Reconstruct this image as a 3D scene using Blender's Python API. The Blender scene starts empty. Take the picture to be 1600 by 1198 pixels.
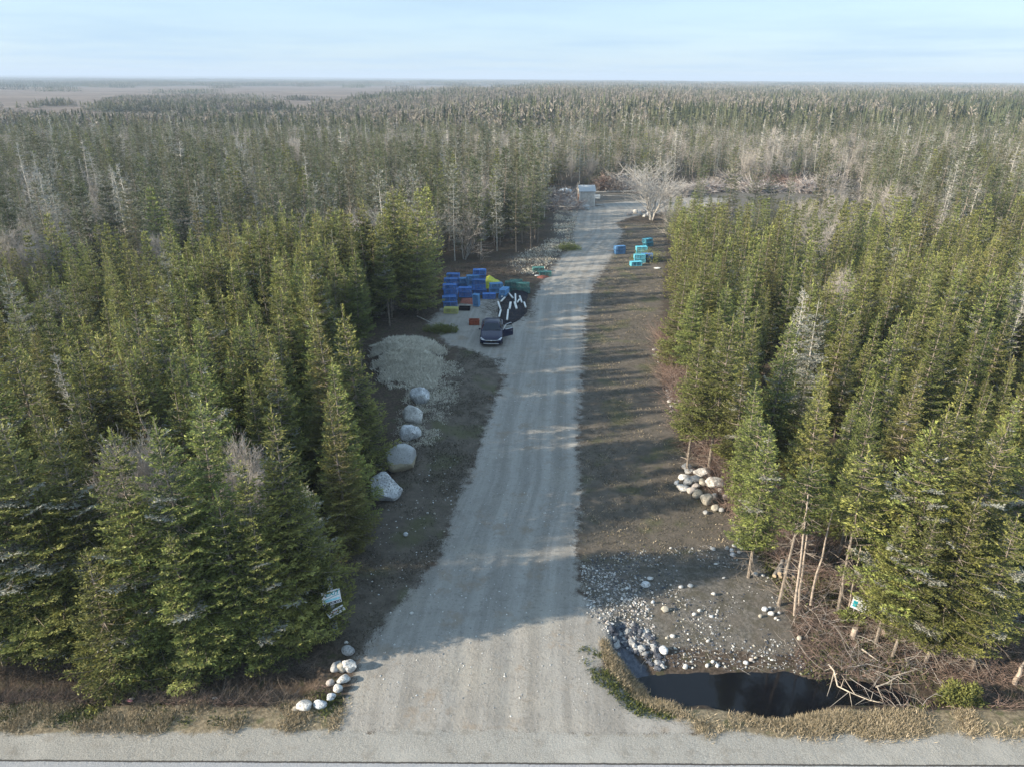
import bpy, bmesh, math, random
import numpy as np
from mathutils import Vector, Matrix, Euler

rad = math.radians
scene = bpy.context.scene
C = scene.collection

# ------------------------------------------------------------------ camera
CAM_H, PITCH, ROLL, FPX = 19.7, rad(23.2), rad(0.32), 1109.0
F = np.array([0, math.cos(PITCH), -math.sin(PITCH)])
R0 = np.array([1.0, 0, 0]); U0 = np.array([0, math.sin(PITCH), math.cos(PITCH)])
RT = R0 * math.cos(ROLL) + U0 * math.sin(ROLL)
UP = -R0 * math.sin(ROLL) + U0 * math.cos(ROLL)
cam_d = bpy.data.cameras.new('camera'); cam = bpy.data.objects.new('camera', cam_d); C.objects.link(cam)
cam_d.sensor_width = 36; cam_d.lens = 36 * FPX / 1600
cam_d.clip_start = 0.5; cam_d.clip_end = 60000
cam.matrix_world = Matrix(((RT[0], UP[0], -F[0], 0), (RT[1], UP[1], -F[1], 0), (RT[2], UP[2], -F[2], CAM_H), (0, 0, 0, 1)))
scene.camera = cam

# ------------------------------------------------------------------ light
SUN_AZ, SUN_EL = rad(14), rad(21.5)          # light travels towards +X, a little +Y
ld = bpy.data.lights.new('sun', 'SUN'); lo = bpy.data.objects.new('sun', ld); C.objects.link(lo)
ld.energy = 5.0; ld.angle = rad(0.55); ld.color = (1.0, 0.87, 0.68)
dv = Vector((math.cos(SUN_EL) * math.cos(SUN_AZ), math.cos(SUN_EL) * math.sin(SUN_AZ), -math.sin(SUN_EL)))
lo.rotation_euler = dv.to_track_quat('-Z', 'Y').to_euler(); lo.location = (-60, -20, 60)

w = bpy.data.worlds.new('World'); scene.world = w; w.use_nodes = True
nt = w.node_tree; nt.nodes.clear()
wo = nt.nodes.new('ShaderNodeOutputWorld'); bg = nt.nodes.new('ShaderNodeBackground')
sk = nt.nodes.new('ShaderNodeTexSky'); sk.sky_type = 'NISHITA'; sk.sun_disc = False
sk.sun_elevation = SUN_EL; sk.sun_rotation = math.atan2(-dv.x, -dv.y)
sk.air_density = 1.0; sk.dust_density = 0.6; sk.ozone_density = 1.6
bg.inputs['Strength'].default_value = 0.15
# thin cloud veil, a flat layer of broken stratus seen at a low angle
tc = nt.nodes.new('ShaderNodeTexCoord'); sep = nt.nodes.new('ShaderNodeSeparateXYZ'); nt.links.new(tc.outputs['Generated'], sep.inputs[0])
def wmath(op, a, b=None, c=None):
    n = nt.nodes.new('ShaderNodeMath'); n.operation = op
    for i, v in enumerate((a, b, c)):
        if v is None: continue
        if isinstance(v, (int, float)): n.inputs[i].default_value = v
        else: nt.links.new(v, n.inputs[i])
    return n.outputs[0]
zz = wmath('MAXIMUM', sep.outputs[2], 0.0)
den = wmath('ADD', zz, 0.035)
cx = wmath('DIVIDE', sep.outputs[0], den); cy = wmath('DIVIDE', sep.outputs[1], den)
cmb = nt.nodes.new('ShaderNodeCombineXYZ'); nt.links.new(cx, cmb.inputs[0]); nt.links.new(cy, cmb.inputs[1])
nz = nt.nodes.new('ShaderNodeTexNoise'); nz.inputs['Scale'].default_value = 0.22; nz.inputs['Detail'].default_value = 7; nz.inputs['Roughness'].default_value = 0.55
nt.links.new(cmb.outputs[0], nz.inputs['Vector'])
cl = nt.nodes.new('ShaderNodeMapRange'); cl.interpolation_type = 'SMOOTHSTEP'
nt.links.new(nz.outputs[0], cl.inputs[0]); cl.inputs[1].default_value = 0.38; cl.inputs[2].default_value = 0.72; cl.inputs[3].default_value = 0.78; cl.inputs[4].default_value = 0.97
mx = nt.nodes.new('ShaderNodeMix'); mx.data_type = 'RGBA'
nt.links.new(cl.outputs[0], mx.inputs[0]); nt.links.new(sk.outputs[0], mx.inputs[6]); mx.inputs[7].default_value = (1.80, 2.55, 3.30, 1)
nt.links.new(mx.outputs[2], bg.inputs[0]); nt.links.new(bg.outputs[0], wo.inputs[0])

scene.view_settings.view_transform = 'Standard'; scene.view_settings.look = 'None'
scene.view_settings.exposure = 0.95; scene.view_settings.gamma = 1.0
cy_ = scene.cycles
cy_.max_bounces = 5; cy_.diffuse_bounces = 2; cy_.glossy_bounces = 2; cy_.transmission_bounces = 3; cy_.transparent_max_bounces = 6; cy_.volume_bounces = 0
cy_.caustics_reflective = False; cy_.caustics_refractive = False
cy_.sample_clamp_indirect = 4

# ------------------------------------------------------------------ projection helpers
def ray(px, py):
    x = (px - 800) / FPX; y = (599 - py) / FPX
    return F + x * RT + y * UP
def P(px, py, h=0.0):                      # photo pixel -> point on the plane z = h
    d = ray(px, py); t = (h - CAM_H) / d[2]
    return (d[0] * t, d[1] * t)
def project(x, y, z):
    v = np.stack([x, y, z - CAM_H], -1)
    zc = v @ F
    return 800 + FPX * (v @ RT) / zc, 599 - FPX * (v @ UP) / zc, zc

rng = np.random.default_rng(7)
def vnoise(x, y, s, seed=0):               # smooth value noise
    x = np.asarray(x, float) / s; y = np.asarray(y, float) / s
    xi = np.floor(x).astype(np.int64); yi = np.floor(y).astype(np.int64); xf = x - xi; yf = y - yi
    def hsh(a, b):
        n = (a * 374761393 + b * 668265263 + seed * 1442695041) & 0x7fffffff
        n = ((n ^ (n >> 13)) * 1274126177) & 0x7fffffff
        return ((n ^ (n >> 16)) & 0xffff) / 65535.0
    u = xf * xf * (3 - 2 * xf); v = yf * yf * (3 - 2 * yf)
    a = hsh(xi, yi); b = hsh(xi + 1, yi); c = hsh(xi, yi + 1); d = hsh(xi + 1, yi + 1)
    return (a * (1 - u) + b * u) * (1 - v) + (c * (1 - u) + d * u) * v
def fbm(x, y, s, seed=0, o=4):
    r = 0; a = 1; t = 0
    for k in range(o):
        r = r + a * vnoise(x, y, s / 2 ** k, seed + k * 17); t += a; a *= .55
    return r / t
def sdist(poly, x, y):                     # signed distance, negative inside
    x = np.asarray(x, float); y = np.asarray(y, float)
    d = np.full(x.shape, 1e9); ins = np.zeros(x.shape, bool)
    n = len(poly)
    for i in range(n):
        ax, ay = poly[i]; bx, by = poly[(i + 1) % n]
        ex, ey = bx - ax, by - ay
        t = np.clip(((x - ax) * ex + (y - ay) * ey) / (ex * ex + ey * ey + 1e-9), 0, 1)
        d = np.minimum(d, np.hypot(x - ax - t * ex, y - ay - t * ey))
        c = ((ay > y) != (by > y)) & (x < (bx - ax) * (y - ay) / (by - ay + 1e-12) + ax)
        ins ^= c
    return np.where(ins, -d, d)
def poly_px(l): return [P(a, b) for a, b in l]
def sst(a, b, v):
    t = np.clip((v - a) / (b - a), 0, 1); return t * t * (3 - 2 * t)

# ------------------------------------------------------------------ zones (outlined on the ground)
DRIVE = poly_px([(520, 1150), (545, 1085), (562, 1030), (585, 985), (640, 925), (690, 862), (712, 790), (745, 712), (768, 640), (790, 590), (770, 560), (742, 548), (700, 540), (668, 505), (690, 484), (740, 470), (786, 464), (786, 508), (822, 494), (836, 462), (852, 432), (876, 402), (893, 384), (897, 352), (892, 333), (868, 331), (905, 321), (1000, 313), (1110, 309), (1150, 312), (1110, 322), (1045, 330), (985, 340), (962, 349), (974, 362), (957, 400), (929, 440), (915, 490), (911, 560), (905, 640), (903, 700), (907, 760), (899, 860), (906, 925), (945, 962), (962, 985), (958, 1012), (938, 1040), (985, 1078), (1030, 1112), (1080, 1132), (1100, 1150)])
OPEN = poly_px([(430, 1052), (500, 990), (535, 900), (562, 800), (588, 740), (606, 680), (612, 610), (588, 545), (604, 518), (655, 508), (676, 470), (682, 428), (735, 413), (790, 402), (845, 385), (856, 370), (854, 340), (848, 318), (836, 297), (880, 290), (1180, 288), (1340, 291), (1340, 345), (1180, 350), (1062, 352), (1034, 366), (1037, 420), (1030, 530), (1058, 620), (1088, 690), (1125, 765), (1188, 832), (1240, 880), (1310, 950), (1380, 990), (1480, 1018), (2300, 1062), (2300, 1198), (430, 1198)])
FIELD = poly_px([(962, 349), (1040, 349), (1037, 420), (1032, 530), (1058, 620), (1088, 690), (1125, 765), (1180, 832), (1150, 870), (1000, 890), (899, 870), (907, 760), (903, 700), (905, 640), (911, 560), (915, 490), (929, 440), (957, 400), (974, 362)])
RUBBLE = poly_px([(905, 880), (1000, 868), (1160, 850), (1195, 880), (1230, 950), (1255, 1010), (1240, 1050), (1180, 1062), (1060, 1056), (1010, 1020), (955, 975), (920, 935)])
MOUND = poly_px([(592, 540), (635, 532), (668, 545), (690, 566), (676, 592), (655, 608), (635, 606), (610, 592)])
SHADED_SILT = poly_px([(962, 968), (978, 962), (985, 1000), (1012, 1025), (1022, 1050), (1000, 1052), (975, 1030), (955, 1012)])  # wet patch whose bluish shade is painted into the ground colour
BANK = poly_px([(500, 985), (560, 830), (606, 760), (650, 700), (640, 640), (700, 600), (720, 545), (790, 560), (768, 640), (745, 712), (712, 790), (690, 862), (640, 925), (562, 1030)])
TIRE_MUD = poly_px([(690, 560), (740, 552), (775, 580), (760, 640), (720, 620)])
SCREE = poly_px([(866, 300), (905, 300), (900, 350), (893, 384), (866, 410), (830, 432), (800, 425), (790, 402), (845, 385), (864, 368)])
PADROCK = poly_px([(668, 505), (690, 484), (786, 464), (786, 500), (742, 520), (700, 530)])
YARD = poly_px([(905, 292), (1330, 290), (1335, 346), (1180, 349), (1065, 349), (1040, 330), (1110, 322), (1150, 312), (1000, 313), (905, 321)])
ROAD_Y, SHOULDER_Y, VERGE_Y = 15.74, 16.9, 18.0
BOG = [P(-900, 136), P(80, 136), P(860, 134), P(640, 150), P(560, 158), P(505, 172), P(480, 192), P(-900, 192)]
ISLE = [P(150, 176), P(190, 157), P(330, 154), P(400, 161), P(440, 172), P(300, 180)]

def drive_centre(y):
    ys = [16, 21.6, 27, 33, 41, 57, 72, 86, 100, 120]
    xs = [P(745, 1180)[0], P(765, 985)[0], P(795, 862)[0], P(828, 760)[0], P(836, 640)[0], P(855, 540)[0], P(868, 470)[0], P(900, 420)[0], P(930, 372)[0], P(930, 325)[0]]
    return np.interp(y, ys, xs)

WATER_Z = -0.46
def H(x, y):
    x = np.asarray(x, float); y = np.asarray(y, float)
    z = (fbm(x, y, 9, 3) - .5) * 0.30 + (fbm(x, y, 1.6, 5, 3) - .5) * 0.10
    inn = sst(1.0, -1.0, sdist(DRIVE, x, y) if x.ndim else sdist(DRIVE, x.reshape(1), y.reshape(1))[0])
    rd = sst(SHOULDER_Y + .6, SHOULDER_Y - .2, y)
    flat = np.maximum(inn, rd)
    z = z * (1 - flat * .92)
    z = z + flat * (fbm(x, y, .7, 9, 3) - .5) * .035
    # ruts along the drive
    z = z - inn * .035 * (np.exp(-((x - drive_centre(y) - .9) / .35) ** 2) + np.exp(-((x - drive_centre(y) + .9) / .35) ** 2))
    # ditch with the pond, right of the entrance
    wob = (fbm(x, y, 1.7, 21, 4) - .5) * 1.3
    dr = ((x - 9.1) / 5.6) ** 2
    e = np.sqrt(((x - 8.95 + wob) / 2.4) ** 2 + ((y - 18.85 + wob * .45) / 1.12) ** 2)
    z = z - .95 * sst(1.18, .62, e)
    dt = sst(4.6, 6.2, x) * np.exp(-((y - 18.9) / .75) ** 2)
    z = z - .2 * dt * (1 - sst(1.2, .8, e))
    dl = sst(-6.7, -7.6, x) * np.exp(-((y - 19.0) / .7) ** 2)
    z = z - .65 * dl
    # rubble bank sinks toward the pond
    z = z - .35 * sst(23.5, 19.9, y) * sst(3.6, 5.0, x) * sst(17.8, 18.8, y) * (1 - sst(1.2, .8, e))
    # shallow gully along the shaded patch
    sg = sst(.25, -.35, sdist(SHADED_SILT, x, y) if x.ndim else sdist(SHADED_SILT, x.reshape(1), y.reshape(1))[0]); z = z - .3 * sg
    # pale grass mound left of the drive
    mx_, my_ = P(640, 575)
    z = z + (1.25 + 1.5 * (fbm(x, y, 1.3, 88, 3) - .5)) * np.exp(-(((x - mx_ + .8) / 1.9) ** 2 + ((y - my_ - 1.5) / 3.3) ** 2)) * (1 - inn)
    # far relief
    far = sst(1500, 9000, y)
    z = z + far * (fbm(x, y, 3500, 31, 3)) * 22 + sst(3000, 8000, y) * sst(2000, -4000, x) * 14
    z = z + sst(150, 420, y) * (fbm(x, y, 260, 41, 2) - .5) * 5.0
    return z
def hz(x, y): return float(H(np.array([x], float), np.array([y], float))[0])

# ------------------------------------------------------------------ node helpers
class NT:
    def __init__(s, name):
        s.m = bpy.data.materials.new(name); s.m.use_nodes = True; s.t = s.m.node_tree; s.t.nodes.clear()
        s.out = s.t.nodes.new('ShaderNodeOutputMaterial')
    def n(s, typ, **kw):
        n = s.t.nodes.new(typ)
        for k, v in kw.items(): setattr(n, k, v)
        return n
    def put(s, sock, v):
        if isinstance(v, bpy.types.NodeSocket): s.t.links.new(v, sock)
        elif isinstance(v, (tuple, list)) and len(v) == 3 and sock.type == 'RGBA': sock.default_value = (*v, 1)
        else: sock.default_value = v
    def math(s, op, a, b=0.0, clamp=False):
        n = s.n('ShaderNodeMath', operation=op, use_clamp=clamp); s.put(n.inputs[0], a); s.put(n.inputs[1], b); return n.outputs[0]
    def mix(s, f, a, b, blend='MIX'):
        n = s.n('ShaderNodeMix', data_type='RGBA', blend_type=blend); s.put(n.inputs[0], f); s.put(n.inputs[6], a); s.put(n.inputs[7], b); return n.outputs[2]
    def ramp(s, v, a, b, lo=0.0, hi=1.0):
        n = s.n('ShaderNodeMapRange', interpolation_type='SMOOTHSTEP'); s.put(n.inputs[0], v)
        n.inputs[1].default_value = a; n.inputs[2].default_value = b; n.inputs[3].default_value = lo; n.inputs[4].default_value = hi; return n.outputs[0]
    def noise(s, scale, detail=3, rough=.55, vec=None):
        n = s.n('ShaderNodeTexNoise'); n.inputs['Scale'].default_value = scale; n.inputs['Detail'].default_value = detail; n.inputs['Roughness'].default_value = rough
        if vec is None:
            if not hasattr(s, 'oc'): s.oc = s.n('ShaderNodeTexCoord').outputs['Object']
            vec = s.oc
        s.t.links.new(vec, n.inputs['Vector']); return n.outputs['Fac']
    def voro(s, scale, vec=None, out='Distance'):
        n = s.n('ShaderNodeTexVoronoi'); n.inputs['Scale'].default_value = scale
        if vec is None:
            if not hasattr(s, 'oc'): s.oc = s.n('ShaderNodeTexCoord').outputs['Object']
            vec = s.oc
        s.t.links.new(vec, n.inputs['Vector']); return n.outputs[out]
    def attr(s, name, out='Fac'):
        n = s.n('ShaderNodeAttribute', attribute_name=name); return n.outputs[out]
    def bsdf(s, col, rough=.8, spec=.3, metal=0.0, bump=None, bstr=.4, bdist=.05):
        b = s.n('ShaderNodeBsdfPrincipled'); s.put(b.inputs['Base Color'], col); s.put(b.inputs['Roughness'], rough)
        b.inputs['Specular IOR Level'].default_value = spec; b.inputs['Metallic'].default_value = metal
        if bump is not None:
            bn = s.n('ShaderNodeBump'); bn.inputs['Strength'].default_value = bstr; bn.inputs['Distance'].default_value = bdist
            s.t.links.new(bump, bn.inputs['Height']); s.t.links.new(bn.outputs[0], b.inputs['Normal'])
        s.t.links.new(b.outputs[0], s.out.inputs[0]); s.b = b; return s.m

def simple(name, col, rough=.7, spec=.3, metal=0.0, var=.25, scale=6, bump=.15):
    t = NT(name); n = t.noise(scale, 5)
    c2 = tuple(min(1, c * (1 - var)) for c in col); c3 = tuple(min(1, c * (1 + var)) for c in col)
    return t.bsdf(t.mix(t.ramp(n, .3, .7), c2, c3), rough, spec, metal, n, bump, .02)

# ------------------------------------------------------------------ ground material
def ground_material():
    t = NT('ground_blend')
    t.oc = t.n('ShaderNodeTexCoord').outputs['Object']
    n1 = t.noise(.35, 5); n2 = t.noise(1.7, 6, .65); n3 = t.noise(7, 5, .7); n4 = t.noise(30, 4, .75); nL = t.noise(.012, 5, .6); nM = t.noise(.06, 5, .6)
    edge = t.math('ADD', t.math('MULTIPLY', t.math('SUBTRACT', n2, .5), .9), t.math('MULTIPLY', t.math('SUBTRACT', n4, .5), .6))
    def mask(sock): return t.ramp(t.math('ADD', sock, edge), .38, .62)
    m1 = t.n('ShaderNodeAttribute', attribute_name='zone_a'); m2 = t.n('ShaderNodeAttribute', attribute_name='zone_b')
    s1 = t.n('ShaderNodeSeparateColor'); t.t.links.new(m1.outputs['Color'], s1.inputs[0])
    s2 = t.n('ShaderNodeSeparateColor'); t.t.links.new(m2.outputs['Color'], s2.inputs[0])
    # forest floor / brown litter
    floor = t.mix(t.ramp(n3, .35, .7), (.045, .034, .026), (.13, .10, .078))
    floor = t.mix(t.ramp(n2, .5, .72), floor, (.065, .072, .03))
    floor = t.mix(t.math('MULTIPLY', t.ramp(n4, .62, .72), .7), floor, (.26, .22, .18))
    # distant canopy-coloured land
    far = t.mix(t.ramp(nL, .38, .62), (.050, .068, .045), (.12, .11, .09))
    far = t.mix(t.ramp(nM, .5, .65), far, (.05, .07, .045))
    dist = t.attr('far', 'Fac')
    col = t.mix(dist, floor, far)
    # bog
    bogc = t.mix(t.ramp(nL, .35, .65), (.14, .105, .085), (.20, .16, .135)); bogc = t.mix(t.ramp(nM, .45, .7), bogc, (.09, .08, .06))
    col = t.mix(t.ramp(t.math('ADD', s2.outputs[2], t.math('MULTIPLY', t.math('SUBTRACT', nL, .5), 1.2)), .4, .6), col, bogc)
    # bank earth
    # field: grey brown dead turf with mossy and lilac grey patches
    fld = t.mix(t.ramp(n2, .3, .7), (.090, .078, .064), (.15, .128, .105))
    fld = t.mix(t.math('MULTIPLY', t.ramp(n1, .52, .66), .8), fld, (.095, .098, .048))
    fld = t.mix(t.math('MULTIPLY', t.ramp(n4, .5, .72), .6), fld, (.21, .19, .165))
    fld = t.mix(t.math('MULTIPLY', t.ramp(n3, .58, .70), .5), fld, (.055, .045, .038))
    col = t.mix(mask(s1.outputs[2]), col, fld)
    # rubble
    v = t.voro(9); v2 = t.voro(26)
    rub = t.mix(t.ramp(n3, .3, .7), (.085, .079, .070), (.20, .185, .165))
    rub = t.mix(t.math('MULTIPLY', t.ramp(v2, .25, .1), .55), rub, (.42, .40, .37))
    rub = t.mix(t.math('MULTIPLY', t.ramp(n2, .46, .62), .75), rub, (.085, .078, .058)); rub = t.mix(t.math('MULTIPLY', t.ramp(n1, .5, .62), .5), rub, (.13, .11, .09))
    col = t.mix(mask(m1.outputs['Alpha']), col, rub)
    # pale dead grass
    pale = t.mix(t.ramp(n3, .35, .65), (.42, .40, .33), (.68, .65, .56)); pale = t.mix(t.ramp(n2, .55, .75), pale, (.14, .14, .085))
    col = t.mix(mask(s2.outputs[0]), col, pale)
    vg = t.mix(t.ramp(n3, .35, .68), (.15, .125, .085), (.33, .275, .19)); vg = t.mix(t.ramp(n2, .52, .66), vg, (.12, .12, .065))
    col = t.mix(mask(s2.outputs[1]), col, vg)
    # gravel drive with wheel streaks
    mp = t.n('ShaderNodeCombineXYZ'); t.put(mp.inputs[0], t.attr('across')); t.put(mp.inputs[1], t.attr('along'))
    st = t.noise(1.0, 6, .6, mp.outputs[0])
    gr = t.mix(t.ramp(st, .38, .64), (.262, .248, .226), (.355, .338, .312))
    gr = t.mix(t.math('MULTIPLY', t.ramp(n1, .45, .7), .5), gr, (.36, .335, .29))
    gr = t.mix(t.math('MULTIPLY', t.ramp(n3, .52, .68), .6), gr, (.16, .145, .13))
    gr = t.mix(t.math('MULTIPLY', t.ramp(t.noise(.9, 5, .7), .52, .66), .4), gr, (.19, .175, .155))
    gr = t.mix(t.math('MULTIPLY', t.ramp(n4, .5, .75), .45), gr, (.50, .48, .45))
    gr = t.mix(t.math('MULTIPLY', t.ramp(n4, .45, .25), .5), gr, (.13, .12, .11))
    ac = t.math('ADD', t.math('ABSOLUTE', t.attr('across')), t.math('MULTIPLY', t.math('SUBTRACT', n1, .5), .9))
    for c0_ in (1.35, 3.6):
        trk = t.ramp(t.math('ABSOLUTE', t.math('SUBTRACT', ac, c0_)), .60, .15)
        gr = t.mix(t.math('MULTIPLY', t.math('MULTIPLY', trk, t.ramp(n2, .3, .6)), .32), gr, (.42, .405, .375))
    ridge = t.ramp(t.math('ABSOLUTE', t.math('SUBTRACT', ac, 2.5)), .45, .1)
    gr = t.mix(t.math('MULTIPLY', t.math('MULTIPLY', ridge, t.ramp(n3, .35, .6)), .3), gr, (.20, .185, .16))
    gr = t.mix(t.math('MULTIPLY', t.ramp(t.noise(.55, 6, .7), .54, .66), .55), gr, (.27, .215, .16))
    gr = t.mix(t.math('MULTIPLY', t.ramp(t.voro(5.5), .07, .03), .8), gr, (.62, .60, .57))
    col = t.mix(mask(s1.outputs[0]), col, gr)
    # shoulder gravel
    sh = t.mix(t.ramp(n4, .3, .7), (.23, .22, .20), (.43, .42, .39)); sh = t.mix(t.math('MULTIPLY', t.ramp(n2, .5, .7), .5), sh, (.20, .18, .15))
    sh = t.mix(t.math('MULTIPLY', t.ramp(n1, .5, .68), .5), sh, (.42, .41, .385))
    col = t.mix(mask(s1.outputs[1]), col, sh)
    shaded_silt = t.mix(t.ramp(n3, .3, .7), (.06, .07, .095), (.15, .165, .20))  # wet ground tone with the bluish cast shade mixed into it
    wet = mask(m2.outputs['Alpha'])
    col = t.mix(wet, col, shaded_silt)
    # road: worn paving, an exact edge
    rd = t.mix(t.ramp(n4, .3, .7), (.30, .31, .33), (.42, .43, .45)); rd = t.mix(t.math('MULTIPLY', t.ramp(n1, .5, .7), .4), rd, (.28, .28, .30))
    road = t.ramp(t.math('ADD', t.attr('road'), t.math('MULTIPLY', t.math('SUBTRACT', n3, .5), .03)), .497, .503)
    col = t.mix(t.ramp(t.math('ADD', t.attr('road'), t.math('MULTIPLY', t.math('SUBTRACT', n3, .5), .04)), .46, .475), col, (.07, .065, .06))
    col = t.mix(road, col, rd)
    hgt = t.math('ADD', t.math('MULTIPLY', n4, .5), t.math('MULTIPLY', n3, .8))
    m = t.bsdf(col, t.math('SUBTRACT', .95, t.math('MULTIPLY', wet, .45)), .25, 0, hgt, .75, .07)
    return m
M_GROUND = ground_material()

def grid_mesh():
    ys = [-60, -40, -25, -12, -3, 2, 6, 9, 11, 12.5, 13.6, 14.4, 15, 15.4, 15.6, 15.70, 15.78]
    y = 15.86
    while y < 170:
        ys.append(y); y += max(.085, .0075 * (y - 3) * (1 if y > 24 else .8))
    while y < 11500: ys.append(y); y *= 1.045
    ys.append(11800)
    ys = np.array(ys)
    nu = 560
    u = np.linspace(-1, 1, nu); u = np.sign(u) * (np.abs(u) * .62 + .38 * np.abs(u) ** 3) * 1.7
    W = (np.abs(ys) + 16)[:, None]
    X = u[None, :] * W; Y = np.repeat(ys[:, None], nu, 1)
    return X, Y
GX, GY = grid_mesh()
def soft(poly, w): return 0.5 - sdist(poly, GX, GY) / w
def clamp01(a): return np.clip(a, 0, 1)
GZ = H(GX, GY)
za = np.zeros(GX.shape + (4,), np.float32); zb = np.zeros(GX.shape + (4,), np.float32)
wsc = np.clip(GY / 30, .5, 4)
za[..., 0] = clamp01(.5 - sdist(DRIVE, GX, GY) / (1.9 * wsc ** .4))
sh_ = clamp01(.5 - (GY - SHOULDER_Y - .15 * (fbm(GX, GY, 1.5, 8) - .5) * 4) / .7)
za[..., 1] = sh_
za[..., 2] = clamp01(np.maximum(.5 - sdist(FIELD, GX, GY) / 1.6, .5 - sdist(BANK, GX, GY) / 1.8))
za[..., 3] = clamp01(np.maximum(.5 - sdist(RUBBLE, GX, GY) / 1.4, np.maximum(.46 - sdist(SCREE, GX, GY) / 6, .5 - sdist(PADROCK, GX, GY) / 2)))
za[..., 3] = np.maximum(za[..., 3], clamp01(.62 - sdist(YARD, GX, GY) / 5) * (GY > 90))
zb[..., 0] = clamp01(.5 - sdist(MOUND, GX, GY) / 1.6 + (fbm(GX, GY, 1.4, 71, 4) - .5) * 1.8)
zb[..., 1] = clamp01(.5 - (GY - VERGE_Y) / .6) * (1 - sst(-.2, .5, -sdist(DRIVE, GX, GY)))
zb[..., 2] = clamp01(np.minimum(.5 - sdist(BOG, GX, GY) / 200, .5 + sdist(ISLE, GX, GY) / 60)) * (GY > 200)
zb[..., 3] = clamp01(.5 - sdist(SHADED_SILT, GX, GY) / .5)
ring = sst(WATER_Z + .16, WATER_Z + .02, GZ) * (np.abs(GX - 8.6) < 6)
za[..., 3] *= 1 - ring; za[..., 2] *= 1 - ring
road_a = clamp01(.5 + (ROAD_Y - GY) / 2.0)
far_a = sst(90, 400, GY)
across = (GX - drive_centre(GY)) * 1.6; along = GY * .09
drive_m = sdist(DRIVE, GX, GY)
# faces -> which structure they belong to
ny, nx = GX.shape
idx = np.arange(ny * nx).reshape(ny, nx)
fa, fb_, fc, fd = idx[:-1, :-1].ravel(), idx[:-1, 1:].ravel(), idx[1:, 1:].ravel(), idx[1:, :-1].ravel()
faces = np.stack([fa, fb_, fc, fd], 1)
cyx = GY.ravel()[faces].mean(1); dmc = drive_m.ravel()[faces].mean(1); bgc = zb[..., 2].ravel()[faces].mean(1)
zone = np.zeros(len(faces), int)
zone[dmc < 0] = 1
zone[(cyx < SHOULDER_Y + .05)] = 2
zone[cyx < ROAD_Y] = 3
zone[(bgc > .5)] = 4
VG = np.stack([GX.ravel(), GY.ravel(), GZ.ravel()], 1)

def np_mesh(name, V, faces_list, mats, attrs=None, mat_idx=None, smooth=False):
    """faces_list: list of int arrays (n,k)"""
    me = bpy.data.meshes.new(name)
    nl = sum(f.size for f in faces_list); nf = sum(len(f) for f in faces_list)
    me.vertices.add(len(V)); me.vertices.foreach_set('co', np.ascontiguousarray(V, np.float32).ravel())
    if nl: me.loops.add(nl); me.loops.foreach_set('vertex_index', np.concatenate([f.ravel() for f in faces_list]).astype(np.int32))
    if not nf:
        for k, (typ, a) in (attrs or {}).items():
            at = me.attributes.new(k, typ, 'POINT'); at.data.foreach_set({'FLOAT': 'value', 'FLOAT_COLOR': 'color', 'FLOAT_VECTOR': 'vector', 'INT': 'value'}[typ], np.ascontiguousarray(a, np.int32 if typ == 'INT' else np.float32).ravel())
        me.update(); return me
    me.polygons.add(nf)
    tot = np.concatenate([np.full(len(f), f.shape[1]) for f in faces_list]); st = np.concatenate([[0], np.cumsum(tot)[:-1]])
    me.polygons.foreach_set('loop_start', st.astype(np.int32))
    if mat_idx is not None: me.polygons.foreach_set('material_index', np.ascontiguousarray(mat_idx, np.int32))
    me.polygons.foreach_set('use_smooth', np.full(nf, smooth))
    for m in mats: me.materials.append(m)
    for k, (typ, a) in (attrs or {}).items():
        at = me.attributes.new(k, typ, 'POINT')
        at.data.foreach_set({'FLOAT': 'value', 'FLOAT_COLOR': 'color', 'FLOAT_VECTOR': 'vector', 'INT': 'value'}[typ], np.ascontiguousarray(a, np.int32 if typ == 'INT' else np.float32).ravel())
    me.update(calc_edges=True); me.validate()
    return me
def tag(o, label=None, cat=None, group=None, kind=None):
    if label: o['label'] = label
    if cat: o['category'] = cat
    if group: o['group'] = group
    if kind: o['kind'] = kind
    return o
def link(name, me, parent=None):
    o = bpy.data.objects.new(name, me); C.objects.link(o)
    if parent is not None: o.parent = parent
    return o
def empty(name, loc, rz=0, label=None, cat=None, group=None):
    o = bpy.data.objects.new(name, None); C.objects.link(o); o.location = loc; o.rotation_euler = (0, 0, rz); o.empty_display_size = .3
    return tag(o, label, cat, group)

for zi, nm in enumerate(['ground', 'driveway', 'gravel_shoulder', 'road', 'bog']):
    fsel = faces[zone == zi]
    if not len(fsel): continue
    used = np.unique(fsel); remap = np.full(len(VG), -1); remap[used] = np.arange(len(used))
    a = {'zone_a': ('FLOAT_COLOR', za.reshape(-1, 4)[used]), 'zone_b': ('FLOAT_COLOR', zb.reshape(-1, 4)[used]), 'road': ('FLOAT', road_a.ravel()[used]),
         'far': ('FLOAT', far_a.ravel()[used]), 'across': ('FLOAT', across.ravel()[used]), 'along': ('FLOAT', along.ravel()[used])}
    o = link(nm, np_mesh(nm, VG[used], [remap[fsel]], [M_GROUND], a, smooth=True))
    tag(o, {'ground': 'brown forest floor, field and verge around the gravel drive', 'driveway': 'long grey gravel drive with wheel tracks and a turning clearing', 'gravel_shoulder': 'pale gravel shoulder along the paved road',
            'road': 'light grey paved road at the bottom edge', 'bog': 'flat reddish brown bog far off at the left'}[nm], nm.replace('_', ' '), kind='structure')

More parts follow.
